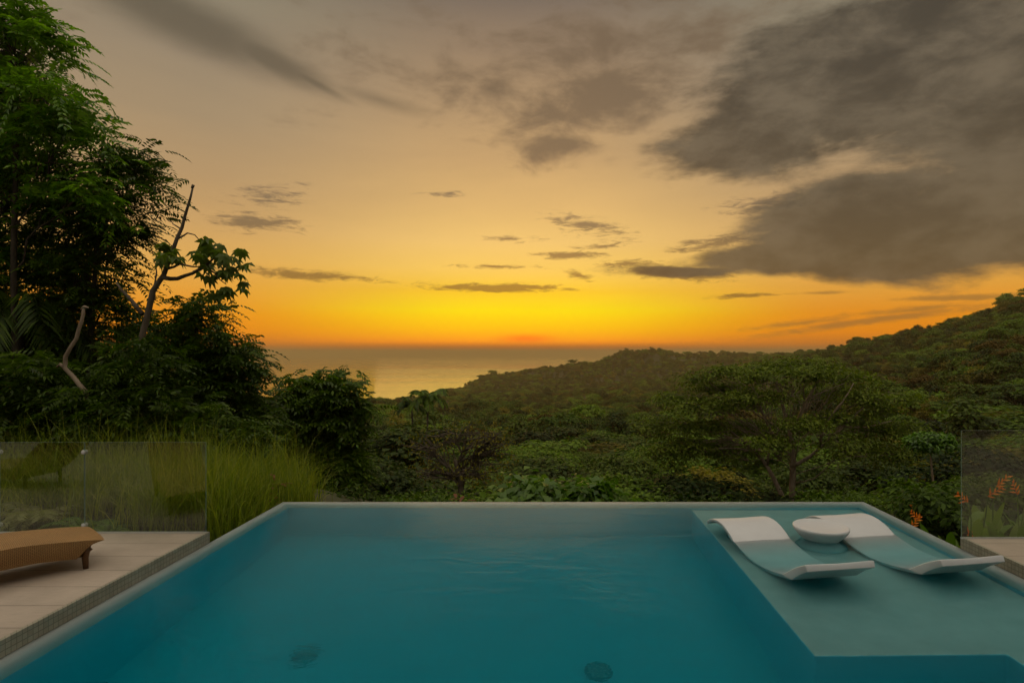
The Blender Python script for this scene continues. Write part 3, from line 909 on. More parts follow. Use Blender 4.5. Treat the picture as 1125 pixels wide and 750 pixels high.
feature_tree('leafy_tree', 14.0, [(215, 348, 26, 16, 0), (210, 372, 38, 22, 0), (240, 395, 34, 22, 0), (200, 410, 48, 30, 0), (258, 412, 28, 20, 0), (235, 440, 50, 30, 0), (195, 470, 50, 34, 0), (255, 470, 42, 34, .3), (225, 505, 55, 28, 0)],
             [(222, 570, .2), (222, 490, 0), (218, 420, 0), (214, 350, 0)], .10, .02, 48, 'frond',
             'dark pyramid-shaped tree right of the bare crooked trunk, sea showing past it', cmat='leaf_mid', seed=14,
             cr=.2, n=8, FL=.42, pairs=6, L=.13, W=.05, twigs=.3)
feature_tree('leafy_tree', 19.5, [(343, 420, 15, 5, 0), (368, 418, 10, 4, .3), (328, 434, 14, 6, 0), (368, 436, 14, 6, 0), (350, 440, 18, 8, 0), (388, 446, 12, 4, 0), (326, 456, 14, 8, 0), (358, 462, 22, 10, 0), (380, 470, 10, 8, 0),
              (398, 447, 9, 3, 0), (328, 421, 7, 3, 0), (384, 425, 7, 3, 0), (316, 462, 7, 4, 0), (392, 460, 8, 3, 0),
              (335, 482, 22, 12, 0), (365, 495, 26, 14, .3), (345, 515, 34, 16, 0), (318, 500, 16, 12, 0), (375, 520, 20, 16, 0)],
             [(352, 580, 0), (352, 520, 0), (350, 470, 0), (350, 425, 0)], .10, .02, 26, 'frond',
             'rounded dark bushy tree standing alone against the sea behind the pool corner', cmat='leaf_mid', seed=15,
             cr=.2, n=7, FL=.5, pairs=5, L=.2, W=.08, twigs=.3)


feature_tree('leafy_tree', 11.6, [(30, 430, 50, 34, 0), (100, 455, 46, 30, 0), (160, 405, 26, 26, .2), (150, 455, 40, 32, 0), (205, 475, 36, 28, .2), (30, 480, 60, 26, 0), (250, 490, 34, 22, .3), (110, 490, 60, 22, 0), (-40, 440, 50, 50, 0)],
             [(128, 580, .2), (128, 520, .1), (124, 470, 0), (122, 440, 0)], .07, .03, 50, 'frond',
             'shadowy understorey tree hiding the foot of the crooked trunk, just above the left glass fence', cmat='leaf_mid', seed=19,
             cr=.2, n=7, FL=.42, pairs=6, L=.13, W=.05, twigs=.3)


# crooked bare-trunked tree with a few clusters of big leaves
def crooked():
    rng = np.random.default_rng(31); D = 12.6
    e = empty('crooked_tree', P(150, 560, D)); b = np.array(e.location)
    w = MB()
    tr = [P(150, 560, D), P(150, 450, D), P(156, 370, D), P(168, 320, D), P(180, 302, D), P(190, 275, D), P(200, 250, D), P(207, 225, D), P(212, 205, D)]
    w.tube(bent_list(tr, rng), np.linspace(.08, .018, 17), 9)
    w.tube([P(211, 207, D), P(212.5, 203, D)], [.028, .03], 8)
    tips = []
    def limb(a, pts, r):
        p = [P(*a, D)] + [P(x, y, D + d) for x, y, d in pts]; w.tube(bent_list(p, rng), np.linspace(r, r * .35, 2 * len(p) - 1), 7); return p
    limb((180, 305), [(195, 306, 0), (212, 300, -.1), (228, 290, -.2), (240, 278, -.2)], .05)
    limb((222, 294), [(236, 300, -.2), (248, 312, -.3)], .025)
    limb((156, 345), [(140, 325, .1), (128, 310, .1)], .05)
    limb((184, 295), [(197, 290, 0), (212, 293, -.1), (222, 292, -.1)], .03)
    limb((196, 262), [(206, 256, 0), (214, 258, 0), (221, 265, 0)], .02)
    limb((199, 252), [(190, 246, 0), (184, 242, 0)], .018)
    limb((170, 330), [(172, 300, .1), (168, 284, .1)], .022)
    w.V = [v - b for v in w.V]; w.build('trunk', M['bark_grey'], e, True)
    pts = []
    for x, y, n, s in ((240, 278, 12, 11), (250, 300, 12, 10), (258, 285, 8, 8), (235, 270, 7, 8), (228, 292, 6, 7), (246, 320, 9, 7), (182, 275, 7, 7), (172, 282, 6, 6), (192, 282, 5, 5), (222, 276, 5, 5)):
        for _ in range(n): pts.append(P(x + rng.normal() * s, y + rng.normal() * s * .7, D - .2 + rng.normal() * .25))
    V, q = crown_palmate(rng, np.array(pts), .19, .10, 7)
    link('crown', new_mesh('crown', V - b, q, M['leaf_big']), e)
    tag(e, 'crooked bare-trunked tree pointing up, with one side branch of big lobed leaves', 'tree')


def bent_list(pts, rng):
    pts = np.asarray(pts); out = []
    for a, b_ in zip(pts[:-1], pts[1:]):
        out += [a, (a + b_) / 2 + rng.normal(size=3) * .012]
    return np.array(out + [pts[-1]])
crooked()
rng = np.random.default_rng(5); D = 11.1
e = empty('dead_trunk', P(100, 560, D)); b_ = np.array(e.location); w = MB()
tr = bent_list([P(100, 560, D), P(98, 470, D), P(94, 430, D), P(84, 418, D), P(71, 404, D), P(72, 392, D), P(84, 372, D), P(90, 352, D), P(92, 338, D)], rng)
w.tube(tr, np.linspace(.05, .027, len(tr)), 9); w.tube([P(90, 340, D), P(93, 337, D), P(97, 338, D)], [.029, .032, .018], 8)
w.V = [v - b_ for v in w.V]; w.build('trunk', M['bark_pale'], e, True)
w = MB(); w.tube([P(71, 404, D) - b_, P(66, 400, D) - b_, P(63, 403, D) - b_], [.04, .03, .025], 7); w.build('branch', M['bark_pale'], e, True)
tag(e, 'pale broken dead trunk bending among the dark leaves on the left', 'dead tree')


# palms on the left and in the valley
def palm(x, y, D, L, n, label, zb, hang=.9, seed=1):
    rng = np.random.default_rng(seed); top = P(x, y, D); e = empty('palm_tree', (top[0], top[1], zb))
    w = MB(); h = top[2] - zb; w.tube(bent((0, 0, 0), (0, 0, h), rng, 7, .02), np.linspace(.13, .09, 7), 8); w.build('trunk', M['bark_grey'], e, True)
    bs, ds, ns = [], [], []; st = MB()
    for i in range(n):
        a = 2 * pi * i / n * 2.4; up = rng.uniform(.1, 1.0); l = L * rng.uniform(.8, 1.1); d = np.array([cos(a), sin(a), 0]); pts = []
        for k in range(17):
            t = k / 16; p = np.array([0, 0, h]) + d * l * t * (1 - .25 * t) + np.array([0, 0, l * (up * t - hang * t * t)]); pts.append(p)
            tan = unit(d + np.array([0, 0, up - 2 * hang * t])); sd = np.array([-sin(a), cos(a), 0])
            if k > 1:
                for sg in (-1, 1):
                    for q in (0, .5):
                        bs.append(p + tan * l * q / 16); ds.append(unit(sd * sg * .9 + tan * .5 - np.array([0, 0, .5]))); ns.append(np.cross(sd, tan) * -1)
        st.tube(pts, np.linspace(.02, .005, 17), 4, False)
    V, q = leaf_quads(rng, np.array(bs), np.array(ds), unit(np.array(ns)), l * .28, .05 if D < 20 else .12)
    link('frond', new_mesh('frond', V, q, M['leaf_mid']), e); st.build('frond_stalk', M['leaf_mid'], e)
    tag(e, label, 'palm')
palm(22, 338, 14.0, 2.0, 16, 'dark drooping palm against the left picture edge', -.5, 1.0, 2)
palm(470, 436, 62, 2.6, 20, 'feathery palm crown rising from the valley right of the rounded bushy tree', -16, .6, 3)
palm(452, 444, 66, 2.4, 18, 'smaller palm crown left of the feathery valley palm', -17, .6, 4)

# dry tree with bare spreading branches
feature_tree('bare_tree', 30, [(505, 478, 40, 14, 0), (545, 486, 24, 14, 0), (470, 492, 30, 18, 0), (540, 500, 28, 20, 0), (490, 520, 40, 16, 0), (530, 525, 30, 14, 0), (455, 525, 18, 14, 0)],
             [(508, 640, 0), (508, 560, 0), (506, 530, 0), (500, 505, 0)], .22, .10, 26, 'card',
             'brown half-bare tree with forked dark branches beyond the middle of the pool rim', cmat='canopy_olive', bmat='bark_grey', seed=16,
             cr=.4, n=7, L=.16, W=.09, twigs=1.0, twig=.032, limb=.6, lo=.5)

def umbrella_limbs(w, rng):
    for r, pts in ((.20, [(868, 512, 0), (888, 505, -.5), (927, 468, -1), (950, 446, -1)]), (.24, [(866, 560, 0), (854, 533, 0), (843, 512, .4), (832, 498, .8), (800, 472, 1), (782, 455, 1)]),
                   (.20, [(870, 490, 0), (866, 465, 0), (858, 440, 0), (852, 417, 0), (848, 405, 0)]), (.17, [(870, 478, 0), (878, 458, -.5), (889, 435, -1), (903, 412, -1), (908, 404, -1)]),
                   (.15, [(868, 500, 0), (850, 480, 1), (838, 455, 1), (826, 420, 1), (822, 410, 1)]), (.13, [(900, 492, -.6), (905, 465, -1), (927, 440, -1.5), (938, 420, -1)]),
                   (.11, [(843, 512, .4), (845, 490, 0), (858, 470, -.6), (862, 450, -1)]), (.10, [(815, 484, 1), (795, 478, 0), (765, 470, 0), (745, 462, 0)]), (.10, [(830, 497, .8), (812, 492, 0), (790, 492, -.5), (765, 496, -.5)]),
                   (.09, [(840, 456, 1), (815, 436, 1), (795, 420, 0), (782, 412, 0)]), (.09, [(927, 468, -1), (950, 470, -1), (980, 462, -1)]), (.08, [(888, 437, -1), (905, 430, -1), (930, 420, -1)]),
                   (.07, [(872, 530, 0), (895, 528, -1), (915, 505, -1.5), (935, 488, -1.5)])):
        p = bent_list([P(x, y, 38 + d) for x, y, d in pts], rng)
        p[1:-1] = .25 * p[:-2] + .5 * p[1:-1] + .25 * p[2:]
        w.tube(p, np.linspace(r * .72, r * .22, len(p)), 7)


# the umbrella tree
feature_tree('umbrella_tree', 38, [(870, 402, 46, 7, 0), (835, 406, 34, 7, 1), (905, 408, 36, 7, -1), (790, 411, 30, 7, 0), (765, 417, 16, 6, 0), (935, 418, 28, 8, 0), (862, 414, 60, 8, -2),
              (795, 430, 44, 8, 1), (950, 440, 28, 9, -1), (905, 432, 40, 8, 2), (775, 448, 36, 9, -1), (830, 440, 40, 8, -2), (965, 452, 24, 8, 1), (925, 460, 36, 8, -1),
              (740, 440, 22, 9, 1), (985, 440, 20, 9, 0), (725, 470, 20, 10, 2), (990, 475, 24, 10, 1), (735, 500, 24, 12, 0), (975, 500, 26, 12, 0), (925, 490, 26, 10, -2), (845, 488, 24, 9, -3),
              (770, 470, 34, 9, 0), (812, 470, 34, 9, 2), (955, 475, 26, 9, 0), (755, 492, 28, 10, 0), (880, 470, 30, 8, -3), (800, 498, 28, 9, 1)],
             [(872, 640, 0), (872, 570, 0), (870, 540, 0), (872, 500, 0), (868, 470, 0)], .26, .15, 24, 'card',
             'wide flat-topped umbrella tree with pale forked limbs beyond the right half of the pool', cmat='umbrella_leaf', bmat='bark_pale', seed=17,
             cr=.5, n=42, L=.24, W=.13, flat=.35, up=1.0, twigs=.5, twig=.028, limb=.16, lo=.6, extra=umbrella_limbs)

# thin sapling in front of the right fence
feature_tree('thin_tree', 17, [(1022, 482, 20, 6, 0), (1008, 486, 12, 5, 0), (1036, 487, 11, 5, 0), (1022, 490, 16, 5, 0)],
             [(1034, 640, 0), (1032, 590, 0), (1027, 545, 0), (1023, 510, 0), (1022, 488, 0)], .036, .022, 16, 'card',
             'slender pale-stemmed tree with a small flat crown left of the right glass fence', cmat='leaf_bright', bmat='bark_pale', seed=18,
             cr=.12, n=44, L=.14, W=.075, flat=.4, up=1.0, lo=.9, twigs=.6)


# ------------------------------------------------------------------ forest prototypes
def proto(seed, kind, h=9.0, fine=True):
    rng = np.random.default_rng(seed)
    lobes = []
    if kind == 'round':
        for i in range(8):
            a = rng.uniform(0, 2 * pi); r = rng.uniform(.8, 2.4); lobes.append((cos(a) * r, sin(a) * r, h * rng.uniform(.55, .8), rng.uniform(1.3, 2.2), rng.uniform(1.3, 2.2), rng.uniform(1.0, 1.7)))
        lobes.append((0, 0, h * .84, 1.9, 1.9, 1.4))
    elif kind == 'flat':
        for i in range(9):
            a = 2 * pi * i / 9 + rng.uniform(-.3, .3); r = rng.uniform(1.2, 3.4); lobes.append((cos(a) * r, sin(a) * r, h * rng.uniform(.72, .93), rng.uniform(1.3, 2.0), rng.uniform(1.3, 2.0), .55))
        lobes.append((0, 0, h * .95, 1.8, 1.8, .5))
    elif kind == 'tall':
        for i in range(8):
            a = rng.uniform(0, 2 * pi); t = i / 7; r = 1.3 * (1 - t * .6); lobes.append((cos(a) * r, sin(a) * r, h * (.38 + .55 * t), 1.6 - .6 * t, 1.6 - .6 * t, 1.2))
    cc, cd = clump_centres(rng, lobes, 17 if fine else 9, .8, .92)
    if fine: V, q = crown_cards(rng, cc, cd, .36, 62, .28, .17, .5, 1.1)
    else: V, q = crown_cards(rng, cc, cd, .50, 26, .55, .42, .5, 1.1)
    w = MB(); wood(w, rng, bent((0, 0, -1.5), (0, 0, h * .75), rng, 8, .02), .2, .09, lobes, cc, .03, .25 if fine else .05, .4, seg=5)
    return V, q, w
CM = {'dark': 'canopy_dark', 'green': 'canopy_green', 'olive': 'canopy_olive', 'brown': 'canopy_brown'}
protos = {}
for fine in (True, False):
    for i, (kind, col) in enumerate((('round', 'dark'), ('round', 'green'), ('flat', 'green'), ('round', 'olive'), ('tall', 'dark'), ('flat', 'brown'), ('round', 'dark'))):
        V, q, w = proto(100 + i, kind, 9.0, fine)
        e = (new_mesh('crown', V, q, M[CM[col]]), w.mesh('trunk', M['bark_grey' if col in ('brown', 'olive') else 'bark_dark'], False), col, kind)
        protos[(fine, i)] = e
WTS = np.array([.26, .27, .16, .08, .12, .01, .10])

DESC = {('round', 'dark'): 'dark green rounded tree', ('round', 'green'): 'mid green rounded tree', ('flat', 'green'): 'green flat-topped tree',
        ('round', 'olive'): 'olive-yellow bushy tree', ('tall', 'dark'): 'dark upright narrow tree', ('flat', 'brown'): 'brownish dry spreading tree'}


def region(px_, D):
    if px_ < 300: r = 'left of the rounded bushy tree'
    elif px_ < 455: r = 'between rounded bushy tree and bare tree'
    elif px_ < 560: r = 'around the half-bare brown tree'
    elif px_ < 680: r = 'right of the bare tree'
    elif px_ < 760: r = 'just left of the umbrella tree'
    elif px_ < 980: r = 'behind or beside the umbrella tree'
    elif px_ < 1055: r = 'around the slender pale-stemmed tree'
    else: r = 'behind the right glass fence'
    d = 'below the pool' if D < 32 else 'on near slope' if D < 60 else 'in mid valley' if D < 110 else 'far up valley'
    return d + ' ' + r


def forest():
    rng = np.random.default_rng(7); pts = []
    feats = [(P(870, 540, 38)[:2], 6.5), (P(350, 500, 19.5)[:2], 3), (P(505, 520, 30)[:2], 4.0), (P(1024, 520, 17)[:2], 1.6), (P(468, 440, 62)[:2], 2)]
    tries = 0
    while len(pts) < 290 and tries < 40000:
        tries += 1
        D = 19 * (185 / 19) ** (rng.random() ** .8); px_ = rng.uniform(-60 if D > 40 else 395, 1190)
        x = (px_ - VX) * D / F
        if D < 24 and px_ < 400: continue
        sp = 3.0 + 5.2 * min(1, D / 70)
        if any((x - a) ** 2 + (D - b) ** 2 < (sp * (.75 if b < 40 else 1)) ** 2 for a, b, _ in pts): continue
        if any((x - c[0]) ** 2 + (D - c[1]) ** 2 < r * r for c, r in feats): continue
        # keep the sight line to the umbrella tree, the bare tree and the slender tree open
        if D < 37 and 775 < px_ < 965: continue
        if D < 30 and 455 < px_ < 560: continue
        if D < 42 and 995 < px_ < 1052: continue
        pts.append((x, D, px_))
    first = {}
    for x, D, px_ in pts:
        i = int(rng.choice(7, p=WTS)) if D > 32 else int(rng.choice([0, 6, 4, 3, 1], p=[.3, .25, .15, .2, .1])); fine = D < 95
        cm, tm, col, kind = protos[(fine, i)]
        zc, zg = canopy_ground(np.array([x]), np.array([D])); zc, zg = float(zc[0]), float(zg[0])
        hh = max(1.6, zc - zg + rng.uniform(-2.6, 2.0) * min(1, .35 + D / 60) + (rng.uniform(1.5, 3.5) if D > 45 and rng.random() < .12 else 0)); s = hh / 9.0
        sxy = s * rng.uniform(1.1, 2.1) if D > 30 else s * 1.25
        nm = {'round': 'rounded_tree', 'flat': 'spreading_tree', 'tall': 'upright_tree'}[kind]
        e = empty(nm, (x, D, zg), rng.uniform(0, 2 * pi)); e.scale = (sxy, sxy, s)
        link('trunk', tm, e); link('crown', cm, e)
        tag(e, DESC[(kind, col)] + ' ' + region(px_, D), 'tree', 'forest trees beyond the pool')
    # the rest of the wood, on to the headland: one mass
    
    def scatter(n, d0, d1, spx):
        D = np.exp(rng.uniform(math.log(d0), math.log(d1), n)) if d1 / d0 > 5 else np.sqrt(rng.uniform(d0 ** 2, d1 ** 2, n))
        px_ = rng.uniform(spx[0], spx[1], n); return np.stack([(px_ - VX) * D / F, D, np.full(n, 0)], 1)
    a = scatter(3600, 180, 520, (150, 1260)); a[:, 2] = 1.3
    b = scatter(6500, 500, 1250, (200, 1180)); b[:, 2] = 1.45
    c = scatter(12000, 1200, 2350, (400, 1150)); c[:, 2] = 1.6
    d = scatter(260, 60, 185, (1180, 1700)); d[:, 2] = 1.0
    Q = np.concatenate([a, b, c, d])
    zc, zg = canopy_ground(Q[:, 0], Q[:, 1]); keep = zg > -150
    Q, zc, zg = Q[keep], zc[keep], zg[keep]
    n = len(Q); me = bpy.data.meshes.new('forest'); me.vertices.add(n)
    me.vertices.foreach_set('co', np.stack([Q[:, 0], Q[:, 1], zg - (Q[:, 2] - 1) * 7], 1).astype(np.float32).ravel())
    sc_ = Q[:, 2] * rng.lognormal(0, .2, n)
    at = me.attributes.new('size', 'FLOAT', 'POINT'); at.data.foreach_set('value', sc_.astype(np.float32))
    at = me.attributes.new('turn', 'FLOAT', 'POINT'); at.data.foreach_set('value', rng.uniform(0, 6.28, n).astype(np.float32))
    # stands of like trees
    f = vnoise(Q[:, 0] / 60, Q[:, 1] / 60, 9); kidx = np.where(rng.random(n) < .55, rng.choice(7, n, p=WTS), np.clip((f * 7).astype(int), 0, 6))
    kidx[(kidx == 5) & (rng.random(n) < .6)] = 0
    gcol = bpy.data.collections.new('far_crowns'); pick = []
    for k in range(7):
        ch = [ob for ob in bpy.data.objects if ob.data == protos[(False, k)][0]]
        if not ch: raise RuntimeError('no far tree of sort %d' % k)
        gcol.objects.link(ch[0]); pick.append(ch[0].name)
    rank = np.array([sorted(pick).index(nm) for nm in pick]); kidx = rank[kidx]
    at = me.attributes.new('sort', 'INT', 'POINT'); at.data.foreach_set('value', kidx.astype(np.int32))
    o = link('forest', me)
    ng = bpy.data.node_groups.new('forest', 'GeometryNodeTree')
    ng.interface.new_socket('Geometry', in_out='INPUT', socket_type='NodeSocketGeometry')
    ng.interface.new_socket('Geometry', in_out='OUTPUT', socket_type='NodeSocketGeometry')
    gi = ng.nodes.new('NodeGroupInput'); go = ng.nodes.new('NodeGroupOutput')
    ci = ng.nodes.new('GeometryNodeCollectionInfo'); ci.inputs['Collection'].default_value = gcol
    ci.inputs['Separate Children'].default_value = True; ci.inputs['Reset Children'].default_value = True
    ip = ng.nodes.new('GeometryNodeInstanceOnPoints'); ip.inputs['Pick Instance'].default_value = True
    def attr(nm, ty):
        a_ = ng.nodes.new('GeometryNodeInputNamedAttribute'); a_.data_type = ty; a_.inputs[0].default_value = nm; return a_.outputs[0]
    cx = ng.nodes.new('ShaderNodeCombineXYZ')
    L_ = ng.links.new
    L_(gi.outputs[0], ip.inputs['Points']); L_(ci.outputs[0], ip.inputs['Instance']); L_(attr('sort', 'INT'), ip.inputs['Instance Index'])
    L_(attr('turn', 'FLOAT'), cx.inputs[2]); L_(cx.outputs[0], ip.inputs['Rotation']); L_(attr('size', 'FLOAT'), ip.inputs['Scale'])
    L_(ip.outputs[0], go.inputs[0])
    md = o.modifiers.new('forest', 'NODES'); md.node_group = ng
    tag(o, 'unbroken tropical forest covering the far valley, the right hill and the headland', 'forest', kind='stuff')
forest()


# bushes right under the pool's far rim
def bushes():
    rng = np.random.default_rng(41); protos_b = []
    for i in range(3):
        lobes = [(rng.normal() * .35, rng.normal() * .3, rng.uniform(.5, 1.1), .45, .45, .38) for _ in range(6)]
        cc, cd = clump_centres(rng, lobes, 12)
        V, q = crown_cards(rng, cc, cd, .13, 38, .10 if i < 2 else .16, .045 if i < 2 else .09, .6, .5)
        w = MB(); wood(w, rng, bent((0, 0, -.6), (0, 0, .8), rng, 6, .03), .03, .015, lobes, cc, .006, .3)
        protos_b.append((new_mesh('foliage', V, q, M[['canopy_dark', 'canopy_green', 'plant_leaf'][i]]), w.mesh('stem', M['bark_dark'])))
    spots = []
    for px_ in range(400, 1050, 21):
        D = rng.uniform(9.6, 13.5); spots.append((px_ + rng.uniform(-8, 8), D, int(rng.choice(3, p=[.56, .42, .02]))))
    spots += [(612, 10.5, 2), (632, 10.8, 2), (418, 10.5, 1), (1062, 9.0, 0), (1085, 8.6, 1), (1110, 9.0, 0), (1052, 9.4, 1)]
    for px_, D, k in spots:
        fm, wm = protos_b[k]
        topy = rng.uniform(546, 566) if k < 2 else 531
        if px_ > 1035: topy = rng.uniform(545, 575)
        zt = H - (topy - VY) * D / F; x = (px_ - VX) * D / F; s = rng.uniform(.9, 1.25)
        e = empty('bush', (x, D, zt - 1.35 * s), rng.uniform(0, 6.28)); e.scale = (s * 1.15, s * 1.15, s)
        link('foliage', fm, e); link('stem', wm, e)
        nm = ['dark small-leaved bush', 'mid green small-leaved bush', 'bright broad-leaved bush'][k]
        where = 'under the far pool rim ' + ('left of the bare tree' if px_ < 455 else 'in front of the bare tree' if px_ < 570 else 'at the middle of the rim' if px_ < 740
                                             else 'in front of the umbrella tree' if px_ < 950 else 'by the right pool corner') if px_ < 1035 else 'behind the orange flowers on the right'
        tag(e, nm + ' ' + where, 'bush', 'bushes below the pool')
bushes()


# ------------------------------------------------------------------ sky
def S(r, g, b):
    f = lambda c: (c / 255 / 12.92) if c <= 10 else ((c / 255 + .055) / 1.055) ** 2.4
    return (f(r), f(g), f(b))


def world():
    w = bpy.data.worlds.new('World'); sc.world = w; w.use_nodes = True; t = NT(w.node_tree)
    g = t.nd('ShaderNodeTexCoord').outputs['Generated']
    s = t.nd('ShaderNodeSeparateXYZ'); t.ln(g, s.inputs[0]); X, Y, Z = s.outputs
    hyp = t.math('SQRT', t.math('ADD', t.math('MULTIPLY', X, X), t.math('MULTIPLY', Y, Y)))
    az = t.math('MULTIPLY', t.math('ARCTAN2', X, Y), F)                       # azimuth in units of 1/650 rad
    T = t.math('MULTIPLY', t.math('DIVIDE', Z, t.math('MAXIMUM', hyp, .02)), F)
    def AT(x, y):
        a = math.atan((x - VX) / F); return a * F, (VY - y) * cos(a)
    Tn = t.math('DIVIDE', T, 500, clamp=True)
    def rmp(stops): return t.ramp(Tn, [(max(0, y) / 500, S(*c)) for y, c in stops])
    sun = rmp([(0, (172, 94, 34)), (6, (226, 108, 6)), (12, (300, 176, 0)), (24, (275, 206, 0)), (45, (258, 232, 12)), (66, (253, 206, 45)), (90, (250, 206, 98)),
               (120, (240, 198, 116)), (160, (222, 181, 115)), (210, (199, 162, 112)), (270, (176, 146, 109)), (330, (150, 127, 102)), (390, (122, 108, 95)), (500, (112, 104, 98))])
    left = rmp([(0, (170, 100, 45)), (8, (220, 120, 25)), (20, (245, 142, 8)), (38, (238, 148, 28)), (62, (230, 162, 62)), (92, (222, 170, 90)), (125, (206, 163, 104)),
                (170, (184, 151, 108)), (225, (165, 142, 111)), (280, (150, 133, 110)), (340, (138, 128, 108)), (390, (128, 122, 106)), (500, (118, 118, 108))])
    far = rmp([(0, (130, 110, 95)), (60, (150, 130, 110)), (200, (150, 142, 130)), (500, (165, 165, 165))])
    dA = t.math('ABSOLUTE', t.math('SUBTRACT', az, AT(575, 370)[0]))
    dAr = t.math('SUBTRACT', az, AT(575, 370)[0])
    f1 = t.mrange(dA, 30, 330)
    c = t.mix(f1, sun, left)
    f2 = t.mrange(dA, 500, 1100); c = t.mix(f2, c, far)
    # thin veils: slow brightness variation and faint fan-shaped streaks
    p = t.nd('ShaderNodeCombineXYZ'); t.ln(az, p.inputs[0]); t.ln(T, p.inputs[1]); pv = p.outputs[0]
    veil = t.noise(t.mapping(pv, rot=(0, 0, .22), scale=(.0022, .011, 1)), 1.0, 5, .6, .3)
    c = t.mix(.45, c, t.ramp(veil, [(.3, (.80, .80, .82)), (.7, (1.08, 1.06, 1.0))]), 'MULTIPLY')
    # nishita tint
    sky = t.nd('ShaderNodeTexSky'); sky.sky_type = 'NISHITA'; sky.sun_disc = False; sky.sun_elevation = R(3); sky.sun_rotation = R(-2.8)
    sky.dust_density = 4; sky.air_density = 1.5
    # ---- clouds
    warp = t.nd('ShaderNodeTexNoise'); t.ln(t.mapping(pv, scale=(.006, .014, 1)), warp.inputs[0]); warp.inputs['Scale'].default_value = 1; warp.inputs['Detail'].default_value = 4
    wv = t.nd('ShaderNodeVectorMath', operation='MULTIPLY_ADD')
    t.ln(warp.outputs['Color'], wv.inputs[0]); wv.inputs[1].default_value = (46, 22, 0); wv.inputs[2].default_value = (-23, -11, 0)
    pw = t.nd('ShaderNodeVectorMath', operation='ADD'); t.ln(pv, pw.inputs[0]); t.ln(wv.outputs[0], pw.inputs[1]); pw = pw.outputs[0]
    wv2 = t.nd('ShaderNodeVectorMath', operation='MULTIPLY_ADD'); t.ln(warp.outputs['Color'], wv2.inputs[0]); wv2.inputs[1].default_value = (30, 9, 0); wv2.inputs[2].default_value = (-15, -4.5, 0)
    pw2 = t.nd('ShaderNodeVectorMath', operation='ADD'); t.ln(pv, pw2.inputs[0]); t.ln(wv2.outputs[0], pw2.inputs[1]); pw2 = pw2.outputs[0]
    def blobs(lst, vec):
        cur = None
        for x, y, rx, ry, rot, amp in lst:
            a, tt = AT(x, y); k = cos(math.atan((x - VX) / F))
            l = t.nd('ShaderNodeVectorMath', operation='LENGTH')
            t.ln(t.mapping(vec, (a, tt, 0), (0, 0, R(rot)), (rx * k * k * 1.0, ry * k, 1), 'TEXTURE'), l.inputs[0])
            v = t.math('MULTIPLY', t.math('SUBTRACT', 1, l.outputs['Value']), amp)
            cur = v if cur is None else t.math('SMOOTH_MAX', cur, v, .15)
        return cur
    big = blobs([(1010, 258, 230, 48, 0, 1.5), (860, 284, 140, 22, 3, 1.2), (765, 299, 90, 9, -3, .9), (1140, 240, 250, 66, 0, 1.6), (985, 62, 260, 90, 8, 1.3), (835, 145, 120, 46, 10, 1.0),
                 (775, 165, 60, 20, -6, .8), (1150, 120, 230, 150, 0, 1.3), (1250, 60, 350, 250, 0, 1.3), (930, 222, 130, 30, 10, .85)], pw)
    fb = t.noise(t.mapping(pv, rot=(0, 0, .15), scale=(.007, .017, 1)), 1.0, 9, .65, .15)
    dbig = t.mrange(t.math('ADD', big, t.math('MULTIPLY', t.math('SUBTRACT', fb, .5), 1.9)), -.24, .32)
    soft = blobs([(650, 110, 150, 62, 10, .85), (615, 160, 70, 26, 0, .9), (620, 130, 90, 40, 0, .8), (540, 100, 120, 60, 0, .45), (700, 40, 180, 70, 10, .6), (450, 60, 160, 60, 0, .3), (-60, -20, 200, 40, -10, .3)], pw)
    fb2 = t.noise(t.mapping(pv, rot=(0, 0, .35), scale=(.011, .02, 1)), 1.0, 9, .62, .2)
    dsoft = t.math('MULTIPLY', t.mrange(t.math('ADD', soft, t.math('MULTIPLY', t.math('SUBTRACT', fb2, .5), 2.2)), .0, .7), .85)
    streak = blobs([(200, 22, 200, 42, -14, 1.1), (300, 66, 110, 22, -19, 1.1), (345, 88, 60, 9, -24, 1.0), (420, 110, 80, 12, -10, .5)], pw2)
    dstreak = t.math('MULTIPLY', t.mrange(t.math('ADD', streak, t.math('MULTIPLY', t.math('SUBTRACT', fb, .5), .5)), -.1, .9), .72)
    small = blobs([(285, 245, 56, 13, 3, 1.0), (295, 215, 48, 14, 8, .6), (335, 302, 105, 7, -2, 1.0), (545, 317, 100, 6, 0, 1.2), (628, 280, 46, 5.5, 0, 1.2), (745, 300, 75, 10, -4, 1.2), (545, 293, 52, 3, 0, .8),
                   (780, 267, 62, 9, 5, .9), (645, 248, 52, 12, -12, .7), (638, 303, 18, 7, -15, .9), (818, 325, 42, 3.5, 0, 1.0), (850, 222, 75, 12, 6, .7), (690, 290, 40, 6, 0, .8),
                   (555, 262, 40, 4, 0, .55), (490, 213, 30, 4, 0, .5), (660, 270, 40, 4, 4, .6)], pw2)
    fb3 = t.noise(t.mapping(pv, scale=(.04, .17, 1)), 1.0, 8, .7, .5)
    dsmall = t.mrange(t.math('ADD', small, t.math('MULTIPLY', t.math('SUBTRACT', fb3, .5), 2.8)), .0, .75)
    low = blobs([(960, 352, 190, 7, 8, .8), (1055, 326, 110, 5, 0, .9), (1000, 340, 100, 6, 5, .7), (900, 322, 40, 3, 0, .6), (1150, 345, 100, 8, 0, .7), (880, 355, 100, 5, 5, .6)], pw2)
    dlow = t.math('MULTIPLY', t.mrange(t.math('ADD', low, t.math('MULTIPLY', t.math('SUBTRACT', fb3, .5), 1.1)), .0, .7), .62)
    # cloud tones
    bigc = t.mix(t.mrange(fb2, .34, .68), S(64, 58, 49), S(108, 97, 80))
    bigc = t.mix(t.mrange(T, 40, 330), t.mix(.5, bigc, S(84, 72, 54)), bigc)
    c = t.mix(t.math('MULTIPLY', dsoft, 1), c, S(112, 94, 74))
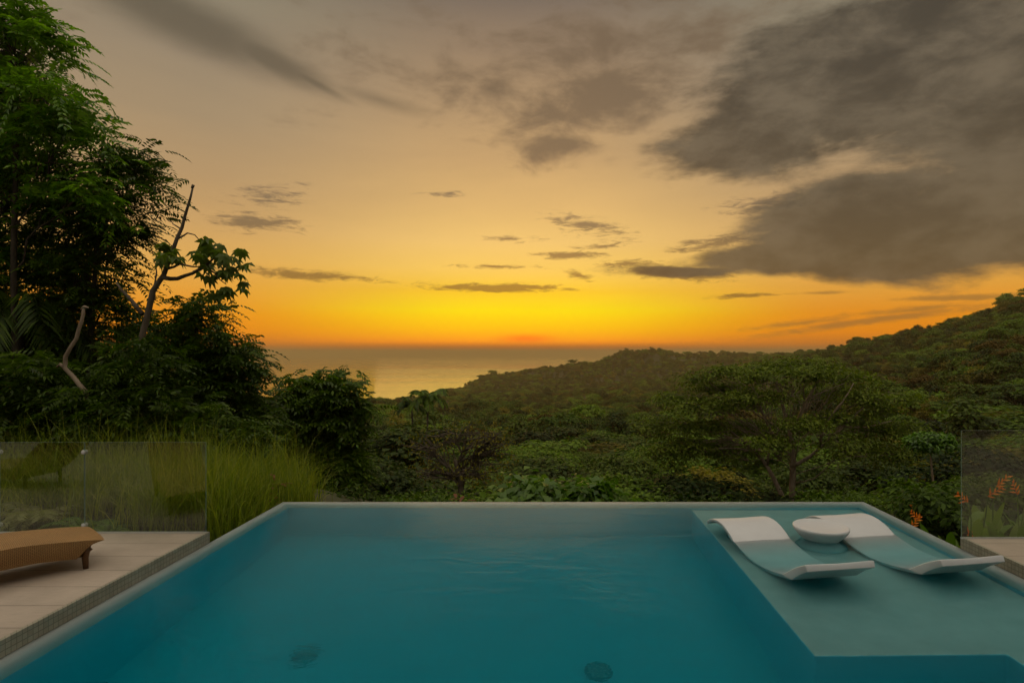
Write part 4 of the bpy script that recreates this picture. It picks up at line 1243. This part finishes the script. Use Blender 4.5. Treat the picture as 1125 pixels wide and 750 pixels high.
    c = t.mix(dstreak, c, S(84, 76, 62))
    c = t.mix(t.math('MULTIPLY', dlow, 1), c, S(128, 96, 54))
    c = t.mix(t.math('MULTIPLY', dsmall, .82), c, t.mix(t.mrange(T, 40, 170), S(130, 96, 42), S(108, 94, 78)))
    c = t.mix(t.math('MULTIPLY', dbig, .93), c, bigc)
    # sun glow just above the horizon, behind thin cloud
    l = t.nd('ShaderNodeVectorMath', operation='LENGTH'); a, tt = AT(578, 372); t.ln(t.mapping(pv, (a, tt, 0), (0, 0, 0), (55, 9, 1), 'TEXTURE'), l.inputs[0])
    gl = t.math('POWER', t.mrange(l.outputs['Value'], 0, 1, 1, 0), 1.5)
    c = t.mix(t.math('MULTIPLY', gl, .75), c, S(290, 120, 0))
    # below the horizon
    c = t.mix(t.mrange(T, -30, 0, 1, 0), c, S(110, 85, 60))
    # sky out of view: brightened overhead to light the ground, dimmed behind the camera
    behind = t.mrange(Y, .25, -.4); over = t.mrange(Z, .55, .9)
    k = t.math('MULTIPLY', t.math('MAXIMUM', behind, over), t.mrange(Z, -.05, .12))
    c = t.mix(k, c, t.mix(over, (.26, .24, .20), (1.06, .95, .77)))
    bg = t.nd('ShaderNodeBackground'); t.ln(c, bg.inputs[0]); bg.inputs[1].default_value = 1.0
    bg2 = t.nd('ShaderNodeBackground'); t.ln(sky.outputs[0], bg2.inputs[0]); bg2.inputs[1].default_value = .006
    ad = t.nd('ShaderNodeAddShader'); t.ln(bg.outputs[0], ad.inputs[0]); t.ln(bg2.outputs[0], ad.inputs[1])
    o = t.nd('ShaderNodeOutputWorld'); t.ln(ad.outputs[0], o.inputs[0])
    w.cycles.sampling_method = 'MANUAL'; w.cycles.sample_map_resolution = 1024
world()

sl = bpy.data.lights.new('sun', 'SUN'); sl.energy = .12; sl.angle = R(28); sl.color = (1, .62, .28)
so = bpy.data.objects.new('sun', sl); C.objects.link(so)
so.rotation_euler = (R(90 - 5), 0, pi + R(2.8))          # low in the west, straight ahead
so.location = (0, 0, 60)

# air
HAZE = True
if HAZE:
    m, t = material('haze')
    v = t.nd('ShaderNodeVolumePrincipled'); v.inputs['Color'].default_value = (.90, .68, .33, 1); v.inputs['Density'].default_value = .00016
    v.inputs['Anisotropy'].default_value = .35
    t.out(None, v.outputs[0])
    h = MB(); h.box(-41000, 41000, -600, 61000, -157.5, 66)
    tag(h.build('haze', m), kind='stuff')

# ------------------------------------------------------------------ camera and render
cd_ = bpy.data.cameras.new('camera'); cam = bpy.data.objects.new('camera', cd_); C.objects.link(cam); sc.camera = cam
cam.location = (0, 0, H); cam.rotation_euler = (R(90), 0, 0)
cd_.sensor_width = 36; cd_.lens = 36 * F / 1125; cd_.shift_x = (562.5 - VX) / 1125; cd_.shift_y = -(375 - VY) / 1125
cd_.clip_start = .05; cd_.clip_end = 200000
sc.view_settings.view_transform = 'Standard'; sc.view_settings.look = 'None'; sc.view_settings.exposure = 0; sc.view_settings.gamma = 1
sc.view_settings.use_curve_mapping = False
cy = sc.cycles
cy.max_bounces = 10; cy.diffuse_bounces = 2; cy.glossy_bounces = 4; cy.transmission_bounces = 6; cy.transparent_max_bounces = 16; cy.volume_bounces = 2
cy.caustics_reflective = False; cy.caustics_refractive = True; cy.sample_clamp_indirect = 4
cy.use_denoising = True; cy.use_adaptive_sampling = True; cy.adaptive_threshold = .03
sc.render.use_persistent_data = False
